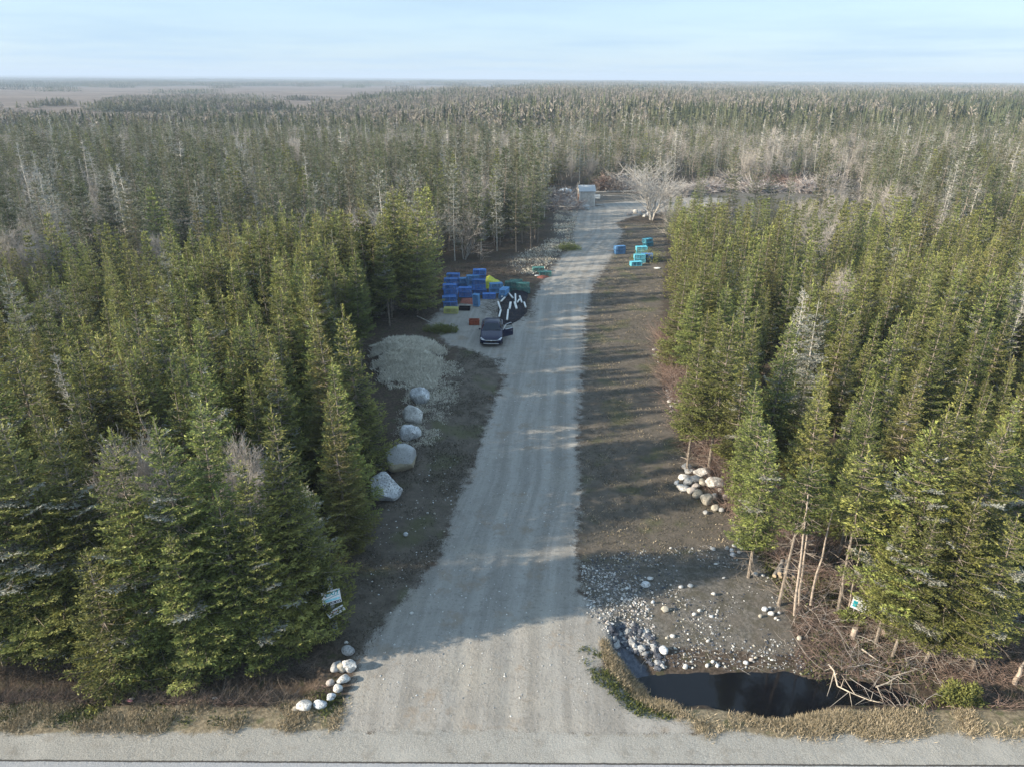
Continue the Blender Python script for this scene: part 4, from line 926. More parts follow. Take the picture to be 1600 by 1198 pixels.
for px, py, a, b, m, lb in [(984, 334, 10, 6, 'pink', 'leftmost pale stone under the bare tree by the clearing'), (993, 331, 8, 8, 'pale', 'bright round stone second from left under the bare tree'), (1001, 335, 7, 6, 'grey', 'dark grey stone in the middle under the bare tree'), (1006, 330, 9, 7, 'pink', 'pinkish stone behind the dark one under the bare tree'), (1013, 335, 9, 7, 'blue', 'bluish stone right under the bare tree trunk'), (1007, 338, 6, 5, 'pale', 'small white stone in front under the bare tree')]:
    rock(px, py, a, b, m, lb, g, 'rock')

# loose gravel pebbles nobody could count
def pebbles(name, region_fn, n, smin, smax, mats, label, seed):
    r = np.random.default_rng(seed); pts = region_fn(r, n); n = len(pts)
    ico = bmesh.new(); bmesh.ops.create_icosphere(ico, subdivisions=1, radius=1); iv = np.array([v.co[:] for v in ico.verts]); iff = np.array([[v.index for v in f.verts] for f in ico.faces]); ico.free()
    s = smin + (smax - smin) * r.random(n) ** 3.2; sc = np.stack([s * r.uniform(.7, 1.3, n), s * r.uniform(.7, 1.3, n), s * r.uniform(.4, .8, n)], 1); a = r.uniform(0, 6.28, n)
    v = iv[None] * (1 + r.normal(size=(n, len(iv), 1)) * .13) * sc[:, None]
    x = v[..., 0] * np.cos(a)[:, None] - v[..., 1] * np.sin(a)[:, None]; y = v[..., 0] * np.sin(a)[:, None] + v[..., 1] * np.cos(a)[:, None]
    z0 = H(pts[:, 0], pts[:, 1]); V = np.stack([x + pts[:, :1], y + pts[:, 1:2], v[..., 2] + z0[:, None] + s[:, None] * .15], -1).reshape(-1, 3)
    Fq = (iff[None] + np.arange(n)[:, None, None] * len(iv)).reshape(-1, 3); mi = np.repeat(r.integers(0, len(mats), n), len(iff))
    o = link(name, np_mesh(name, V, [Fq], mats, None, mi)); return tag(o, label, 'stones', kind='stuff')
def in_poly(poly, pad=0, clump=0, ncut=.5):
    xs_, ys_ = zip(*poly)
    def f(r, n):
        out = []; 
        while sum(map(len, out)) < n:
            x = r.uniform(min(xs_), max(xs_), n); y = r.uniform(min(ys_), max(ys_), n); k = sdist(poly, x, y) < pad
            if clump: k &= fbm(x, y, clump, 61, 3) > r.normal(ncut, .06, n)
            k &= H(x, y) > WATER_Z + .02
            out.append(np.stack([x[k], y[k]], 1))
        return np.concatenate(out)[:n]
    return f
pebbles('rubble_pebbles', in_poly(RUBBLE, .5, 2.0, .5), 4200, .010, .055, [R_PALE, R_GREY, R_DARK, R_GREY, R_TAN, R_DARK, R_DARK, R_DARK], 'small pale pebbles strewn over the rubble above the pond', 1)
pebbles('gravel_pebbles', in_poly([P(560, 1120), P(600, 960), P(720, 800), P(780, 600), P(905, 600), P(905, 900), P(960, 1000), P(1060, 1120)], 0), 2200, .008, .04, [R_PALE, R_GREY, R_GREY], 'scattered loose pebbles on the gravel drive', 2)
pebbles('edge_pebbles', in_poly([P(1020, 545), P(1045, 540), P(1062, 600), P(1075, 650), P(1050, 650), P(1030, 580)], 0, 1.5, .5), 260, .04, .16, [R_PALE, R_PALE, R_GREY], 'line of small white stones under the right tree edge', 3)
pebbles('drive_edge_pebbles', in_poly([P(905, 880), P(960, 900), P(1020, 960), P(1010, 1000), P(960, 985), P(915, 930)], .3), 900, .015, .07, [R_PALE, R_PINK, R_GREY], 'pale pebbles where the drive meets the rubble', 4)
pebbles('bank_pebbles', in_poly([P(560, 940), P(600, 800), P(700, 700), P(720, 760), P(650, 900)], .3), 260, .012, .05, [R_PALE, R_BLUE, R_TAN], 'sparse pebbles on the bare left bank', 5)

pebbles('dark_bank_rubble', in_poly(poly_px([(952, 985), (985, 965), (1020, 985), (1035, 1030), (1060, 1058), (1040, 1066), (1000, 1050), (965, 1025)]), .1), 420, .03, .17, [R_DARK, R_DARK, R_GREY], 'dark wet rubble on the left bank of the pond', 6)
# ------------------------------------------------------------------ grass, brush, litter (stuff)
def two_tone(name, a, b, rough=.85):
    t = NT(name); return t.bsdf(t.mix(t.attr('tone'), a, b), rough, .15)
G_STRAW = two_tone('straw_grass', (.17, .145, .085), (.60, .50, .36)); G_PALE = two_tone('pale_grass', (.46, .43, .36), (.86, .82, .72)); G_GREEN = two_tone('green_grass', (.05, .07, .02), (.14, .15, .05))
G_BROWN = two_tone('brown_turf', (.06, .055, .045), (.19, .17, .135)); B_RED = two_tone('red_brown_brush', (.13, .085, .07), (.36, .27, .23)); B_DARK = two_tone('dark_brush', (.06, .05, .042), (.20, .17, .145)); B_GREY = two_tone('grey_brush', (.20, .18, .165), (.46, .43, .40))
def blades(name, region_fn, n, hmin, hmax, wd, lean, m, label, cat, seed, tuft=9, spread=.12, dirx=0.0):
    r = np.random.default_rng(seed); c = region_fn(r, max(1, n // tuft)); c = np.repeat(c, tuft, 0)
    c = c + r.normal(size=c.shape) * spread; n = len(c)
    tl = np.repeat(r.uniform(-.3, .3, n // tuft), tuft); z = H(c[:, 0], c[:, 1]) - .02
    a = np.stack([c[:, 0], c[:, 1], z], 1); th = r.uniform(0, 6.28, n); ln = lean * r.uniform(.3, 1.2, n)
    d = np.stack([np.cos(th) * ln + dirx, np.sin(th) * ln - .15, np.ones(n)], 1); d /= np.linalg.norm(d, axis=1, keepdims=True)
    V, Fq = leaves(a, d, r.uniform(hmin, hmax, n), wd * r.uniform(.6, 1.4, n), r, .05)
    tone = np.clip(r.uniform(.1, .9, n) + tl, 0, 1)
    o = link(name, np_mesh(name, V, [Fq], [m], {'tone': ('FLOAT', np.repeat(tone, 4))})); return tag(o, label, cat, kind='stuff')
def rect(x0, x1, y0, y1, clump=0, ncut=.5, avoid=None, pad=.3):
    def f(r, n):
        out = []
        while sum(map(len, out)) < n:
            x = r.uniform(x0, x1, n); y = r.uniform(y0, y1, n); k = np.ones(n, bool)
            if clump: k &= fbm(x, y, clump, 67, 3) > r.normal(ncut, .05, n)
            for p_ in (avoid or []): k &= sdist(p_, x, y) > pad
            k &= H(x, y) > WATER_Z + .05
            out.append(np.stack([x[k], y[k]], 1))
        return np.concatenate(out)[:n]
    return f
blades('verge_grass', rect(-22, -5.2, 16.9, 18.15, .9, .49, [DRIVE], .0), 42000, .07, .22, .013, 1.1, G_STRAW, 'dry straw-coloured grass on the verge left of the drive', 'grass', 11)
blades('verge_grass', rect(4.6, 24, 16.8, 17.85, .7, .52, [DRIVE], .1), 46000, .08, .24, .013, 1.1, G_STRAW, 'dry straw-coloured grass between the pond and the road', 'grass', 12, dirx=-.2)
blades('low_weeds', rect(-17, -5.6, 17.2, 18.6, 1.2, .55, [DRIVE], .2), 5000, .06, .18, .03, 1.2, G_GREEN, 'low green weeds dotted along the left verge', 'weeds', 13)
blades('low_weeds', in_poly([P(905, 1010), P(960, 1030), P(1040, 1090), P(1060, 1120), P(1000, 1115), P(930, 1060)], .1, .8, .48), 6000, .05, .16, .03, 1.2, G_GREEN, 'low green weeds on the corner between drive and pond', 'weeds', 14, spread=.08)
blades('corner_grass', in_poly([P(940, 1000), P(985, 1035), P(1050, 1075), P(1060, 1110), P(1020, 1100), P(960, 1045)], .15, .8, .44), 14000, .08, .24, .013, .9, G_STRAW, 'dry tan grass round the left end of the pond', 'grass', 15, spread=.09)
blades('mound_grass', in_poly(MOUND, .9, 1.3, .42), 30000, .12, .42, .04, 1.3, G_PALE, 'pale matted dead grass over the mound left of the drive', 'grass', 16, spread=.16)
blades('mound_skirt_grass', in_poly(poly_px([(640, 600), (700, 560), (720, 590), (700, 640), (660, 700), (630, 690)]), .5, 1.2, .46), 14000, .05, .18, .03, 1.2, G_PALE, 'thin pale grass at the foot of the mound', 'grass', 17, spread=.12)
blades('field_turf', in_poly(FIELD, -.1, 2.2, .47), 42000, .03, .12, .035, 1.5, G_BROWN, 'short dead brown turf on the field right of the drive', 'turf', 18, spread=.2)
blades('field_tufts', in_poly(FIELD, -.1, 1.1, .56), 12000, .05, .18, .02, 1.1, G_STRAW, 'sparse tan grass tufts on the field and bank', 'grass', 28, spread=.12)
blades('field_moss', in_poly(FIELD, -.2, 3.0, .56), 9000, .02, .07, .05, 2, G_GREEN, 'faint green moss patches on the field', 'moss', 29, spread=.3)
blades('bank_turf', in_poly(BANK, -.1, 1.6, .47), 26000, .04, .14, .03, 1.5, G_BROWN, 'short dead brown turf on the left bank', 'turf', 19, spread=.16)
blades('scree_grass', in_poly(SCREE, -.2, 3, .45), 9000, .1, .35, .07, 1.3, G_PALE, 'pale grass tufts beside the far left edge of the drive', 'grass', 20, spread=.3)
def brush(name, region_fn, n, Lmin, Lmax, r0, m, label, seed, up=.45, cat='brush', base=None, kind='stuff', dome=None):
    """tangled curved twigs"""
    r = np.random.default_rng(seed); c = region_fn(r, n); n = len(c); z = H(c[:, 0], c[:, 1]) if base is None else np.full(n, base)
    if dome is not None: z = z + dome(c[:, 0], c[:, 1]) * r.random(n)
    p = np.stack([c[:, 0], c[:, 1], z], 1); th = r.uniform(0, 6.28, n); el = r.uniform(0, up * 2, n)
    d = np.stack([np.cos(th) * np.cos(el), np.sin(th) * np.cos(el), np.sin(el)], 1); L = r.uniform(Lmin, Lmax, n) / 4; rr = r0 * r.uniform(.5, 1.5, n)
    cv = r.normal(size=(n, 3)) * .28; segs = []; tn = np.clip(r.normal(.5, .28, n), 0, 1)
    for k in range(4):
        q = p + d * L[:, None]; segs.append(np.concatenate([p, q, (rr * (1 - k * .22))[:, None], (rr * (1 - (k + 1) * .22))[:, None]], 1)); 
        if k == 1:
            dd = d + r.normal(size=(n, 3)) * .7; segs.append(np.concatenate([q, q + dd * L[:, None] * 1.2, (rr * .5)[:, None], (rr * .2)[:, None]], 1))
        p = q; d = d + cv + np.array([0, 0, -.10]); d /= np.linalg.norm(d, axis=1, keepdims=True)
    V, Fq = tubes(np.concatenate(segs), 3); T = np.repeat(np.tile(tn, 5), 6)
    o = link(name, np_mesh(name, V, [Fq], [m], {'tone': ('FLOAT', T)})); return tag(o, label, cat, kind=kind)
BR_R = poly_px([(1235, 905), (1290, 880), (1400, 930), (1700, 950), (2100, 1000), (2100, 1105), (1700, 1100), (1400, 1098), (1300, 1070), (1255, 1030)])
brush('brushwood', in_poly(BR_R, 0), 6500, .35, 1.1, .007, B_RED, 'tangled reddish brown brushwood between pond and right spruces', 31)
brush('brushwood', in_poly(BR_R, 0, 1.5, .55), 800, .6, 1.8, .011, B_GREY, 'pale grey dead branches lying in the right brushwood', 32, up=.3)
brush('brushwood', rect(-19, -7.4, 18.1, 19.9), 6500, .3, .9, .007, B_DARK, 'dark tangled brushwood under the front left spruces', 33)
brush('brushwood', rect(-19, -6.6, 18.0, 18.9, 1.5, .52), 1700, .25, .6, .006, B_RED, 'reddish low brush along the left ditch', 34)
EDGE_R = poly_px([(1030, 520), (1050, 520), (1085, 620), (1120, 690), (1165, 760), (1235, 830), (1290, 880), (1250, 900), (1180, 840), (1115, 770), (1075, 690), (1045, 620)])
brush('understorey_twigs', in_poly(EDGE_R, .3), 5200, .8, 2.4, .009, B_RED, 'thin bare pinkish saplings and dead limbs under the right tree edge', 35, up=.75)
EDGE_L = poly_px([(430, 1052), (500, 985), (535, 900), (562, 800), (588, 740), (606, 680), (560, 690), (520, 800), (480, 900), (420, 1000)])
brush('understorey_twigs', in_poly(EDGE_L, .2), 3600, .5, 1.8, .008, B_DARK, 'dark dead twigs under the spruces left of the drive', 36, up=.7)
brush('litter_twigs', in_poly(poly_px([(600, 505), (668, 470), (690, 430), (735, 415), (800, 405), (850, 388), (868, 400), (830, 432), (740, 440), (690, 480), (670, 505)]), .2), 2200, .3, 1.2, .014, B_DARK, 'dark twig litter along the wood edge behind the blue traps', 37)
brush('litter_twigs', in_poly(RUBBLE, .3, 2, .5), 260, .2, .7, .008, B_GREY, 'few pale twigs lying on the rubble', 38, up=.1)
G_YG = two_tone('moss_green', (.05, .065, .022), (.13, .14, .05))
blades('under_moss', in_poly(BR_R, 0, 1.6, .54), 9000, .06, .2, .05, 1.4, G_YG, 'mossy green ground cover among the right brushwood', 'moss', 39, spread=.18)
blades('under_moss', in_poly(poly_px([(1150, 830), (1290, 860), (1330, 930), (1250, 950), (1200, 880)]), .2, 1.2, .5), 5000, .06, .18, .05, 1.4, G_YG, 'mossy green ground cover below the right tree edge', 'moss', 40, spread=.15)
# ------------------------------------------------------------------ brush heaps and debris (one thing each)
def heap(px0, py0, wm, dm, hm, n, Lm, r0, m, label, seed, name='brush_pile', logs=0, lm=None):
    x0, y0 = P(px0, py0)
    def reg_(r, k):
        a = r.uniform(0, 6.28, k); q = np.sqrt(r.random(k)); return np.stack([x0 + np.cos(a) * q * wm / 2, y0 + np.sin(a) * q * dm / 2], 1)
    dome = lambda x, y: hm * np.clip(1 - ((x - x0) / wm * 2) ** 2 - ((y - y0) / dm * 2) ** 2, 0, 1)
    o = brush(name, reg_, n, Lm * .5, Lm, r0, m, label, seed, .25, 'brush pile', dome=dome, kind=None); return o
M_WOOD2 = two_tone('grey_waste_wood', (.20, .15, .13), (.55, .53, .52))
heap(1097, 700, 1.7, 2.6, 1.0, 420, 1.6, .022, B_RED, 'tangled heap of reddish roots and branches just behind the stone heap', 51)
for i, (px, py, w_, d_, h_, m, lb) in enumerate([(948, 296, 3.2, 3, 2.2, B_RED, 'brown heap of brushwood and roots right of the shed'), (965, 297, 5.5, 4, 3.0, B_GREY, 'tall grey heap of branches behind the bare tree, right of the shed'), (1140, 291, 7, 4, 2.2, B_GREY, 'grey slash heap behind the right stand, leftmost of three'),
        (1215, 291, 8, 4, 2.2, B_RED, 'brown slash heap behind the right stand, middle of three'), (1290, 292, 7, 4, 2.2, B_GREY, 'grey slash heap behind the right stand, rightmost of three'), (878, 314, 7, 4, 1.3, M_WOOD2, 'low heap of grey poles left of the shed'), (876, 327, 5.5, 4, 1.0, M_WOOD2, 'dark heap of waste wood in front of the grey poles'), (1060, 305, 7, 3, 1.4, B_GREY, 'grey branch heap at the right end of the clearing'), (1100, 299, 6, 4, 1.6, M_WOOD2, 'pale waste wood heap just right of the bare tree, nearer one'), (1180, 299, 8, 4, 1.5, M_WOOD2, 'pale waste wood heap in front of the brown slash'), (1255, 299, 7, 4, 1.5, M_WOOD2, 'pale waste wood heap before the rightmost grey slash'), (985, 298, 6, 4, 2.0, M_WOOD2, 'pale pole heap between shed and bare tree')]):
    heap(px, py, w_, d_, h_, 620, 3.4, .07, m, lb, 60 + i)
M_WOOD = simple('weathered_wood', (.33, .31, .28), .85); M_WOODR = simple('reddish_wood', (.30, .17, .12), .85); M_WHITE = simple('white_paint', (.78, .78, .76), .5, var=.06); M_LOG = simple('log_bark', (.24, .225, .21), .9, bump=.5); M_CUT = simple('cut_wood', (.45, .36, .25), .8)
# cut poles lying about the shed
rl = random.Random(8); g = 'cut poles lying near the shed'
for i, (px, py, L, az, m) in enumerate([(872, 309, 5, .1, M_WOOD), (884, 312, 5.5, -.15, M_WOODR), (880, 321, 6, .05, M_WOOD), (887, 305, 4.5, .3, M_WOODR), (947, 304, 6, .02, M_WOOD), (975, 306, 6.5, -.05, M_WOOD), (968, 309, 6, .08, M_WOOD), (984, 303, 5, .35, M_WOOD), (874, 331, 5, -.2, M_WOOD)]):
    x, y = P(px, py); bm = bmesh.new(); bar(bm, (-L / 2, 0, 0), (L / 2, 0, 0), .11, .07, 8); o = bm_obj('pole', bm, m)
    o.location = (x, y, hz(x, y) + .3 + .25 * (i % 3)); o.rotation_euler = (0, rl.uniform(-.04, .04), az)
    where = 'left of' if px < 900 else 'right of'
    tag(o, f'{"reddish" if m is M_WOODR else "grey"} cut pole {where} the shed, {ordn([1,2,3,4,1,2,3,4,5][i])} one counted from the left wood' if px < 900 else f'grey cut pole on the clearing edge right of the shed, {ordn([1,2,3,4,1,2,3,4,5][i])} of four', 'pole', g)
# log stack at lower right
g = 'short grey logs stacked at the lower right'
lx, ly = P(1226, 893); rowlab = ['lower left', 'lower middle', 'lower right', 'upper left', 'upper right', 'lone rear']
for i, (dx, dz) in enumerate([(-.30, 0), (-.08, 0), (.14, 0), (-.19, .17), (.04, .17), (.38, 0)]):
    root = empty('log', (lx + dx, ly + abs(dx) * .1, hz(lx + dx, ly) + .1 + dz), -.62 + .05 * i, f'short grey bark-covered log, {rowlab[i]} one of the stack beside the bare trunks', 'log', g)
    bm = bmesh.new(); bar(bm, (0, -.5, 0), (0, .5, 0.02), .095, .085, 10); bm_obj('bark', bm, M_LOG, root); bm = bmesh.new(); bar(bm, (0, -.512, 0), (0, -.5, 0), .085, .085, 10); bm_obj('cut_end', bm, M_CUT, root)
# two bare standing poles and the leaning one
def pole_to(name, base, top, r0, m, label, cat, twigs=0, seed=0, h=None):
    """base pixel on the ground, top pixel above it"""
    x, y = P(*base); z = hz(x, y); d = ray(*top); t_ = y / d[1] if h is None else (h - CAM_H) / d[2]
    tx_, ty_, tz_ = d[0] * t_, d[1] * t_, CAM_H + d[2] * t_
    root = empty(name, (x, y, z), 0, label, cat)
    p0 = np.array([0, 0, -.1]); p1 = np.array([tx_ - x, ty_ - y, tz_ - z]); r = np.random.default_rng(seed)
    k = 6; pts_ = [p0 + (p1 - p0) * q / k + r.normal(size=3) * .015 for q in range(k + 1)]
    tube_obj('trunk', [[*pts_[q], *pts_[q + 1], r0 * (1 - .1 * q), r0 * (1 - .1 * (q + 1))] for q in range(k)], m, root, 7)
    if twigs:
        sg = []
        for q in range(twigs):
            f = r.uniform(.15, .95); a = r.uniform(0, 6.28); L = r.uniform(.3, 1.0); c = p0 + (p1 - p0) * f; e = c + np.array([math.cos(a), math.sin(a), r.uniform(-.4, .2)]) * L
            sg.append([*c, *e, .012, .004])
            for _ in range(2): c2 = c + (e - c) * r.uniform(.3, .9); sg.append([*c2, *(c2 + r.normal(size=3) * .2 * L), .006, .002])
        tube_obj('branch', sg, m, root, 3)
    return root
M_TRUNKP = simple('sunlit_bark', (.42, .35, .29), .85, var=.2)
pole_to('bare_snag', (1242, 957), (1263, 772), .055, M_TRUNKP, 'thin bare pinkish trunk beside the log stack, left of a close pair', 'snag', 26, 1, h=None)
pole_to('bare_snag', (1249, 943), (1266, 790), .05, M_TRUNKP, 'thin bare pinkish trunk beside the log stack, right of a close pair', 'snag', 10, 2)
pole_to('bare_snag', (1265, 942), (1303, 790), .05, M_TRUNKP, 'bare leaning branchless pole right of the log stack', 'snag', 0, 3)
pole_to('bare_snag', (1325, 952), (1345, 850), .045, M_TRUNKP, 'thin bare trunk left of the white and teal board', 'snag', 14, 4)
pole_to('bare_snag', (1590, 1052), (1603, 1030), .09, M_TRUNKP, 'thick sunlit trunk foot at the far right edge above the verge', 'snag', 0, 5)
# cut stumps and posts among the brush
for px, py, h, lb in [(1334, 988, .42, 'cut stump below the white and teal board'), (1383, 985, .35, 'narrow cut stump right of the board'), (1464, 1005, .45, 'broad sunlit cut stump under the front right spruces')]:
    x, y = P(px, py); bm = bmesh.new(); bar(bm, (0, 0, -.1), (.04, .03, h), .14, .10, 10); o = bm_obj('tree_stump', bm, M_TRUNKP); o.location = (x, y, hz(x, y)); tag(o, lb, 'stump')
# fallen pale branches
def fallen(path, r0, m, label, name='fallen_branch', side=True, seed=0, lift=.12):
    r = np.random.default_rng(seed); pts_ = []
    for a, b in path: x, y = P(a, b); pts_.append(np.array([x, y, hz(x, y) + lift + r.random() * .1]))
    sg = []; n = len(pts_) - 1
    for q in range(n):
        sg.append([*pts_[q], *pts_[q + 1], r0 * (1 - .7 * q / n), r0 * (1 - .7 * (q + 1) / n)])
        if side:
            for _ in range(2): c = pts_[q] + (pts_[q + 1] - pts_[q]) * r.random(); e = c + r.normal(size=3) * np.array([.4, .4, .15]); sg.append([*c, *e, r0 * .4, r0 * .15])
    return tag(tube_obj(name, sg, m, None, 5), label, 'branch')
M_PALEB = simple('bleached_wood', (.52, .45, .37), .8, var=.15)
fallen([(1297, 1030), (1305, 1040), (1312, 1058), (1330, 1068), (1345, 1072), (1362, 1080), (1375, 1092)], .035, M_PALEB, 'bleached forked branch lying above the right end of the pond', seed=1)
fallen([(1305, 1042), (1300, 1060), (1295, 1075)], .02, M_PALEB, 'short bleached side branch pointing down to the pond', seed=2, side=False)
fallen([(1372, 1060), (1390, 1055), (1405, 1048), (1412, 1052)], .03, M_PALEB, 'small crooked bleached branch right of the forked one', seed=3)
fallen([(1347, 1010), (1374, 1026)], .045, M_PALEB, 'straight cut piece of pale branch in the brush', seed=4, side=False)
fallen([(1256, 948), (1275, 962), (1290, 985)], .012, M_PALEB, 'thin pale stick below the pair of bare trunks', seed=5, side=False)
fallen([(1063, 718), (1075, 722), (1095, 716), (1114, 704)], .03, M_PALEB, 'pale forked branch lying before the root heap', seed=6)
fallen([(652, 498), (672, 507), (688, 515)], .05, M_DEAD, 'grey limbless pole lying from the wood to the fallen spruce', seed=7, side=False)
# small fallen spruce and shrubs
def bush(px, py, sx, sy, sz, label, seed, name='shrub', m=None, n=2600, cat='shrub', tilt=None):
    r = np.random.default_rng(seed); x, y = P(px, py); a = r.normal(size=(n, 3)); a /= np.linalg.norm(a, axis=1, keepdims=True); rr = r.random(n) ** .45
    lump = 1 + .35 * np.sin(a[:, 0] * 5 + seed) * np.cos(a[:, 1] * 4) ; p = a * rr[:, None] * lump[:, None] * np.array([sx, sy, sz]); p[:, 2] = np.abs(p[:, 2]) + .05
    d = a + r.normal(size=(n, 3)) * .5; d[:, 2] += .2; d /= np.linalg.norm(d, axis=1, keepdims=True)
    V, Fq = leaves(p, d, r.uniform(.08, .2, n), r.uniform(.03, .06, n), r, .3); root = empty(name, (x, y, hz(x, y)), 0, label, cat)
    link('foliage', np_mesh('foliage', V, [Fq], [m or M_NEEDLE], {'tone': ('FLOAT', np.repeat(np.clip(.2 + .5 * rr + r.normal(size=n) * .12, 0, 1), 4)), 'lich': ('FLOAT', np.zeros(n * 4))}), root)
    sg = [[0, 0, -.05, *(a[i] * np.array([sx, sy, sz]) * .7 * np.array([1, 1, np.sign(a[i, 2])])), .02, .006] for i in range(24)]
    tube_obj('stem', sg, M_BARK, root, 4); return root
bush(690, 519, 1.5, .8, .55, 'dark fallen spruce top lying left of the car', 5, 'fallen_spruce', n=3600, cat='fallen tree')
bush(1505, 1085, .75, .5, .75, 'round yellow-green juniper by the right verge', 6, 'juniper_bush', n=3600)
bush(890, 390, 1.6, 1.2, .8, 'low dark bush at the far left edge of the drive', 7)
bush(935, 288, 3.0, 2, 2.6, 'rounded green bush behind the shed', 8, n=3000)
bush(1330, 962, .5, .4, .3, 'low green seedling under the white and teal board', 9, n=900)
bush(1010, 408, 2.0, 1.6, 1.3, 'bushy low spruce beside the turquoise traps', 10, n=3200)
# the big bare tree in the clearing
M_BIGT = simple('pale_grey_bark', (.50, .475, .44), .85, var=.15)
reg('big', 'bare', lambda l: bare_geo(77, 8.6, .42, 1, 6), [M_BIGT], [M_BIGT], 8.6)
x, y = P(1018, 344); tm, cm = meshes('big', 1); r = empty('leafless_tree', (x, y, hz(x, y)), .6, 'wide pale leafless tree standing on the right of the clearing', 'tree'); r.scale = (1.65, 1.65, 1.12); link('trunk', tm, r); link('crown', cm, r)
for i, (px, py, h, lb) in enumerate([(1040, 330, 6, 'smaller bare tree just right of the wide pale leafless tree'), (1165, 289, 8, 'pale bare tree behind the right stand, left of a pair'), (1190, 290, 7, 'pale bare tree behind the right stand, right of a pair'), (725, 405, 6.5, 'pale bushy bare tree at the wood edge behind the blue traps')]):
    x, y = P(px, py); tm, cm = meshes('bare1' if i else 'bare0', 1); s = h / 7.5; r = empty('leafless_tree', (x, y, hz(x, y)), i, lb, 'tree'); r.scale = (s * 1.2, s * 1.2, s); link('trunk', tm, r); link('crown', cm, r)

# ------------------------------------------------------------------ shed
M_ROOF = simple('blue_grey_roof', (.44, .47, .50), .5, .4, var=.08); M_CLAP = simple('weathered_white_boards', (.52, .50, .47), .8, var=.18, scale=3); M_DARKG = simple('dark_opening', (.02, .02, .022), .6)
sx_, sy_ = P(915, 321); sh = empty('shed', (sx_, sy_, hz(sx_, sy_)), .10, 'small white clapboard shed with a blue-grey roof at the end of the drive', 'shed')
W_, D_, Hh = 2.5, 2.3, 2.55
bm = bmesh.new()
for k in range(14):
    z0 = k * Hh / 14
    for (a, b, c, d) in (((-W_ / 2, -D_ / 2), (W_ / 2, -D_ / 2), 0, -1), ((W_ / 2, -D_ / 2), (W_ / 2, D_ / 2), 1, 0), ((W_ / 2, D_ / 2), (-W_ / 2, D_ / 2), 0, 1), ((-W_ / 2, D_ / 2), (-W_ / 2, -D_ / 2), -1, 0)):
        z1 = z0 + Hh / 14; o_ = .022
        quad(bm, [(a[0] + c * o_, a[1] + d * o_, z0), (b[0] + c * o_, b[1] + d * o_, z0), (b[0] + c * .004, b[1] + d * .004, z1), (a[0] + c * .004, a[1] + d * .004, z1)])
        quad(bm, [(a[0] + c * .004, a[1] + d * .004, z0), (b[0] + c * .004, b[1] + d * .004, z0), (b[0] + c * o_, b[1] + d * o_, z0), (a[0] + c * o_, a[1] + d * o_, z0)])
rz_ = Hh + .75
for s in (-1, 1): f = bm.faces.new([bm.verts.new(p) for p in ((s * W_ / 2, -D_ / 2, Hh), (s * W_ / 2, D_ / 2, Hh), (s * W_ / 2, 0, rz_))])
bm_obj('wall', bm, M_CLAP, sh)
bm = bmesh.new()
for s in (-1, 1):
    a = math.atan2(.75, D_ / 2); L = math.hypot(.75, D_ / 2) + .25
    box(bm, (0, s * (D_ / 4 + .07), Hh + .375 - .03), (W_ + .4, L, .06), rx=-s * a)
rf = bm_obj('roof', bm, M_ROOF, sh)
bm = bmesh.new(); 
for q in range(9): box(bm, (-W_ / 2 - .1 + q * (W_ + .2) / 8, -D_ / 4 - .07, Hh + .375 + .02), (.04, L, .03), rx=a)
bm_obj('roof_rib', bm, M_ROOF, rf)
bm = bmesh.new(); bar(bm, (-W_ / 2 - .15, .5, 0), (-W_ / 2 - .12, .5, 3.7), .06, .05, 8); bm_obj('stove_pipe', bm, M_WOOD, sh)
for s in (-1, 1):
    for q in (-1, 1): bm = bmesh.new(); box(bm, (s * (W_ / 2 + .005), q * (D_ / 2 + .005), Hh / 2), (.10, .10, Hh)); bm_obj('corner_board', bm, M_WHITE, sh)
bm = bmesh.new(); box(bm, (-W_ / 2 - .03, .1, .95), (.05, .8, 1.85), bev=.01); dr = bm_obj('door', bm, M_WOODR, sh); bm = bmesh.new(); box(bm, (-W_ / 2 - .07, -.2, .95), (.03, .04, .12)); bm_obj('handle', bm, M_DARKG, dr)
bm = bmesh.new(); box(bm, (.1, -D_ / 2 - .03, 1.35), (.16, .03, .12)); bm_obj('wall_plate', bm, M_WHITE, sh)
# things by the shed
def lump(name, px, py, s, m, label, cat, seed=0, rz=0, ang=.9, lift=.4):
    x, y = P(px, py); me = rock_mesh(seed + 300, *s, ang, 3); me.materials.append(m); o = link(name, me); o.location = (x, y, hz(x, y) + s[2] * lift); o.rotation_euler = (0, 0, rz); return tag(o, label, cat)
M_TARP = simple('pale_blue_tarp', (.50, .56, .60), .5, .4, var=.2, scale=2, bump=.4)
lump('tarp_heap', 883, 302, (1.35, 1.0, .75), M_TARP, 'pale blue tarp draped over a heap left of the shed', 'tarp', 1)
bm = bmesh.new(); box(bm, (0, 0, .3), (1.1, .8, .55), bev=.05); box(bm, (.1, -.05, .62), (.9, .6, .12), bev=.03); o = bm_obj('crate', bm, M_TARP); x, y = P(915, 327); o.location = (x, y, hz(x, y)); o.rotation_euler = (0, .05, -.2); tag(o, 'pale block-like crate lying in front of the shed', 'crate')
bm = bmesh.new(); box(bm, (0, 0, .25), (1.0, .8, .5), bev=.04); box(bm, (0, 0, .53), (1.08, .88, .06), bev=.02); o = bm_obj('crate', bm, M_WHITE); x, y = P(933, 310); o.location = (x, y, hz(x, y)); tag(o, 'small white lidded crate just right of the shed', 'crate')
for i, (px, py, L, az) in enumerate([(933, 321, 2.0, -.1), (938, 322, 1.8, -.5)]):
    bm = bmesh.new(); box(bm, (0, 0, 0), (L, .35, .05), bev=.01); o = bm_obj('board', bm, M_WOOD); x, y = P(px, py); o.location = (x, y, hz(x, y) + .06 + .06 * i); o.rotation_euler = (0, .02, az); tag(o, ['flat grey board on the ground right of the shed', 'slanting grey board overlapping the flat one by the shed'][i], 'board', 'grey boards right of the shed')

